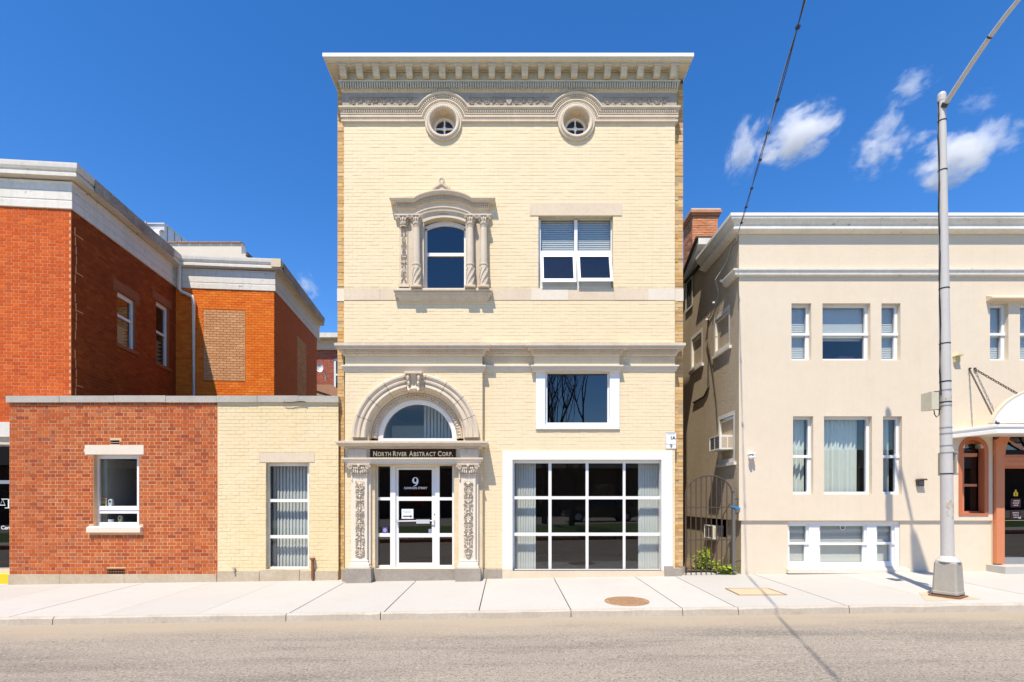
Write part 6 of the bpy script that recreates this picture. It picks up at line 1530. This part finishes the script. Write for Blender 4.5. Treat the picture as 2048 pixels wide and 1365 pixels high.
p0, p1, p2_, p3_ = gq(1450, 1178), gq(1536, 1177.5), gq(1575, 1191), gq(1478, 1191.5)
uc = thing('utility_cover', 'rectangular rusty orange utility cover in the pavement', 'utility cover', tuple((p0+p2_)/2))
b = MB(); o4 = [p0, p1, p2_, p3_]; b.prism([0, 1, 2, 3], lambda k: o4[k]+Vector((0, 0, .006)), lambda k: o4[k]+Vector((0, 0, -.05))); b.build('plate', mat('orange_stained_plate', (.56, .43, .29), .9, (.5, .36, .22), (3, .5), bump=(40, .3, .004)), uc)
q = MB(); cc_ = (p0+p1+p2_+p3_)/4
for k in range(4):
    a, c_ = o4[k], o4[(k+1) % 4]; i0, i1 = a+(cc_-a)*.05, c_+(cc_-c_)*.05
    q.quad(a+Vector((0, 0, .010)), c_+Vector((0, 0, .010)), i1+Vector((0, 0, .010)), i0+Vector((0, 0, .010)))
q.build('rim', M['rust'], uc)
q4 = [gq(1838, 1186), gq(1905, 1186), gq(1962, 1199), gq(1852, 1203)]
fp_ = MB(); fp_.prism([0, 1, 2, 3], lambda k: q4[k]+Vector((0, 0, .004)), lambda k: q4[k]+Vector((0, 0, -.05))); fp_ = fp_.build('lamp_footing', M['base_stone']); fp_['kind'] = 'structure'

# ================================================================== OVERHEAD CABLE
wire = thing('service_cable', 'black twisted service cable running from the stucco corner across the sky', 'cable', (4.4, -.1, 6.63))
tz = [(0, 6.531), (.75, 6.481), (1.5, 6.43), (2.25, 6.39), (3, 6.35), (3.75, 6.32), (4.5, 6.305), (5.25, 6.317), (7, 6.40), (10, 6.66), (15, 7.4), (20.05, 8.45)]
def wz(t):
    for i in range(len(tz)-1):
        if t <= tz[i+1][0]:
            k = (t-tz[i][0])/(tz[i+1][0]-tz[i][0]); return tz[i][1]+(tz[i+1][1]-tz[i][1])*k
def wp(t, o=0.): return (4.32-.31*t+o*math.sin(t*2.2), -.3-t, wz(t)+o*math.cos(t*2.2))
ts = [i*.12 for i in range(167)]
MB().tube([wp(t, .011) for t in ts], .0055, 6).build('strand', M['black'], wire); MB().tube([wp(t, -.008) for t in ts], .005, 6).build('strand', M['black'], wire); MB().tube([wp(t, -.019) for t in ts[22:]], .003, 5).build('strand', M['steel'], wire)
for t in (.28, .85, 1.45, 2.2, 2.8, 3.4, 4.4):
    q = MB(); p = wp(t); q.box(p[0]-.014, p[0]+.022, p[1]-.018, p[1]+.018, p[2]-.012, p[2]+.012); q.build('clip', M['black'], wire)
def sw_(px, py, w_=.02):
    d = X0*F/(px-CX); return (X0-w_, d-D, H+(CY-py)*d/F)
q = MB().tube([(4.32, -.3, 6.531), (4.36, -.12, 6.52), (X0-.03, .05, 6.5), sw_(1466, 490), sw_(1455, 525), sw_(1446, 560, .16), sw_(1440, 590), sw_(1432, 612), sw_(1424, 630), sw_(1418, 640)], .012, 6); q.build('wall_cable', M['coping'], wire)
q = MB().tube([sw_(1418, 640), sw_(1416, 680), sw_(1420, 700), sw_(1418, 740), sw_(1419, 775), sw_(1410, 793), sw_(1398, 800), sw_(1388, 806)], .02, 6); q.tube([sw_(1420, 700), sw_(1427, 740), sw_(1434, 800), sw_(1437, 850)], .011, 6); q.build('wall_cable', M['iron'], wire)
q = MB()
for px, py in ((1418, 640), (1472, 472), (1447, 562), (1432, 606)): q.ell(sw_(px, py, .05), (.03, .03, .025), 8, 5)
q.build('insulator', M['vinyl'], wire)
up_ = thing('utility_pole', 'wooden utility pole across the street that carries the service cable', 'utility pole', (-1.9, -20.3, 0))
MB().tube([(-1.9, -20.35, -.2), (-1.9, -20.35, 9.6)], [.15, .10], 12).build('pole', M['bark'], up_); MB().box(-2.9, -.9, -20.5, -20.2, 8.9, 9.02).build('crossarm', M['bark'], up_)

# ================================================================== CLOUDS: real volumes half a mile off
def cloud_mat(seed, dens, thr, sc):
    m = bpy.data.materials.new('cloud_vapour'); m.use_nodes = True; n, l = m.node_tree.nodes, m.node_tree.links; n.clear()
    o = n.new('ShaderNodeOutputMaterial'); v = n.new('ShaderNodeVolumePrincipled'); tc = n.new('ShaderNodeTexCoord')
    v.inputs['Color'].default_value = (.97, .97, .97, 1); v.inputs['Anisotropy'].default_value = .15
    ln = n.new('ShaderNodeVectorMath'); ln.operation = 'LENGTH'; l.new(tc.outputs['Object'], ln.inputs[0])
    mp = n.new('ShaderNodeMapping'); mp.inputs['Location'].default_value = (seed*3.1, seed*1.7, seed*.9); mp.inputs['Scale'].default_value = (sc, sc, sc*1.1); l.new(tc.outputs['Object'], mp.inputs[0])
    def tx(scale, det, rg, dist):
        t = n.new('ShaderNodeTexNoise'); t.inputs['Scale'].default_value = scale; t.inputs['Detail'].default_value = det; t.inputs['Roughness'].default_value = rg; t.inputs['Distortion'].default_value = dist
        l.new(mp.outputs[0], t.inputs['Vector']); return t.outputs['Fac']
    def ma(op, x, y, z=None):
        t = n.new('ShaderNodeMath'); t.operation = op
        for i, q in enumerate((x, y, z)):
            if q is None: continue
            if isinstance(q, (int, float)): t.inputs[i].default_value = q
            else: l.new(q, t.inputs[i])
        return t.outputs[0]
    fall = ma('SUBTRACT', 1., ln.outputs['Value'])                      # 1 at the heart, 0 at the rim
    val = ma('MULTIPLY_ADD', tx(1.25, 3, .5, .3), 2.5, ma('MULTIPLY_ADD', tx(3.6, 8, .7, .9), 1.5, ma('MULTIPLY', fall, .95)))
    r = n.new('ShaderNodeMapRange'); r.interpolation_type = 'SMOOTHSTEP'; r.inputs[1].default_value = 2.0+thr; r.inputs[2].default_value = 2.75+thr; r.inputs[3].default_value = 0; r.inputs[4].default_value = dens*.8; l.new(val, r.inputs[0])
    edge = ma('MINIMUM', ma('MULTIPLY', ma('MAXIMUM', fall, 0.), 5.), 1.)
    fin = n.new('ShaderNodeMath'); fin.operation = 'MULTIPLY'; l.new(r.outputs[0], fin.inputs[0]); l.new(edge, fin.inputs[1]); r = fin
    l.new(r.outputs[0], v.inputs['Density']); l.new(v.outputs[0], o.inputs['Volume'])
    return m
DC = 700.
def cloud(px, py, rx, ry, rot, dens, thr, seed, label, sc=1.3):
    bm_ = bpy.data.meshes.new('cloud'); q = MB(); q.ell((0, 0, 0), (1, 1, 1), 20, 12)
    bm_.from_pydata(q.v, [], q.f); bm_.update(); o = bpy.data.objects.new('cloud', bm_); COL.objects.link(o)
    o.location = ((px-CX)*DC/F, DC-D, H+(CY-py)*DC/F); k = DC/F
    o.scale = (rx*k*1.25, ry*k*1.6, ry*k*1.25); o.rotation_euler = (0, -math.radians(rot), 0)
    bm_.materials.append(cloud_mat(seed, dens, thr, sc)); tag(o, label, 'cloud', 'small white clouds over the stucco building')
cloud(1493, 296, 32, 50, 0, 0.059, 0.27, 1, 'small white cloud left of the black cable')
cloud(1598, 270, 71, 45, 22, 0.084, 0.13, 2, 'largest bright cloud just right of the black cable')
cloud(1760, 302, 45, 41, 10, 0.055, 0.29, 3, 'ragged white cloud midway between cable and lamp post', 1.5)
cloud(1772, 250, 22, 35, -8, 0.046, 0.27, 4, 'wispy cloud just above the ragged one')
cloud(1824, 170, 46, 28, 22, 0.038, 0.33, 5, 'topmost thin cloud, left of the lamp arm', 1.6)
cloud(1904, 322, 65, 43, 12, 0.084, 0.09, 6, 'round bright cloud behind the lamp post')
cloud(1966, 284, 26, 41, -15, 0.05, 0.23, 7, 'upright cloud puff right of the lamp post')
cloud(1842, 281, 30, 17, 25, 0.038, 0.25, 8, 'tiny slanting cloud left of the lamp post')
cloud(2026, 276, 33, 28, 5, 0.034, 0.31, 9, 'faint cloud at the right edge')
cloud(1956, 206, 35, 20, -10, 0.025, 0.33, 10, 'faint wisp right of the lamp arm foot', 1.6)
cloud(612, 574, 24, 26, -45, 0.038, 0.27, 11, 'faint cloud beside the eaves left of the main building')
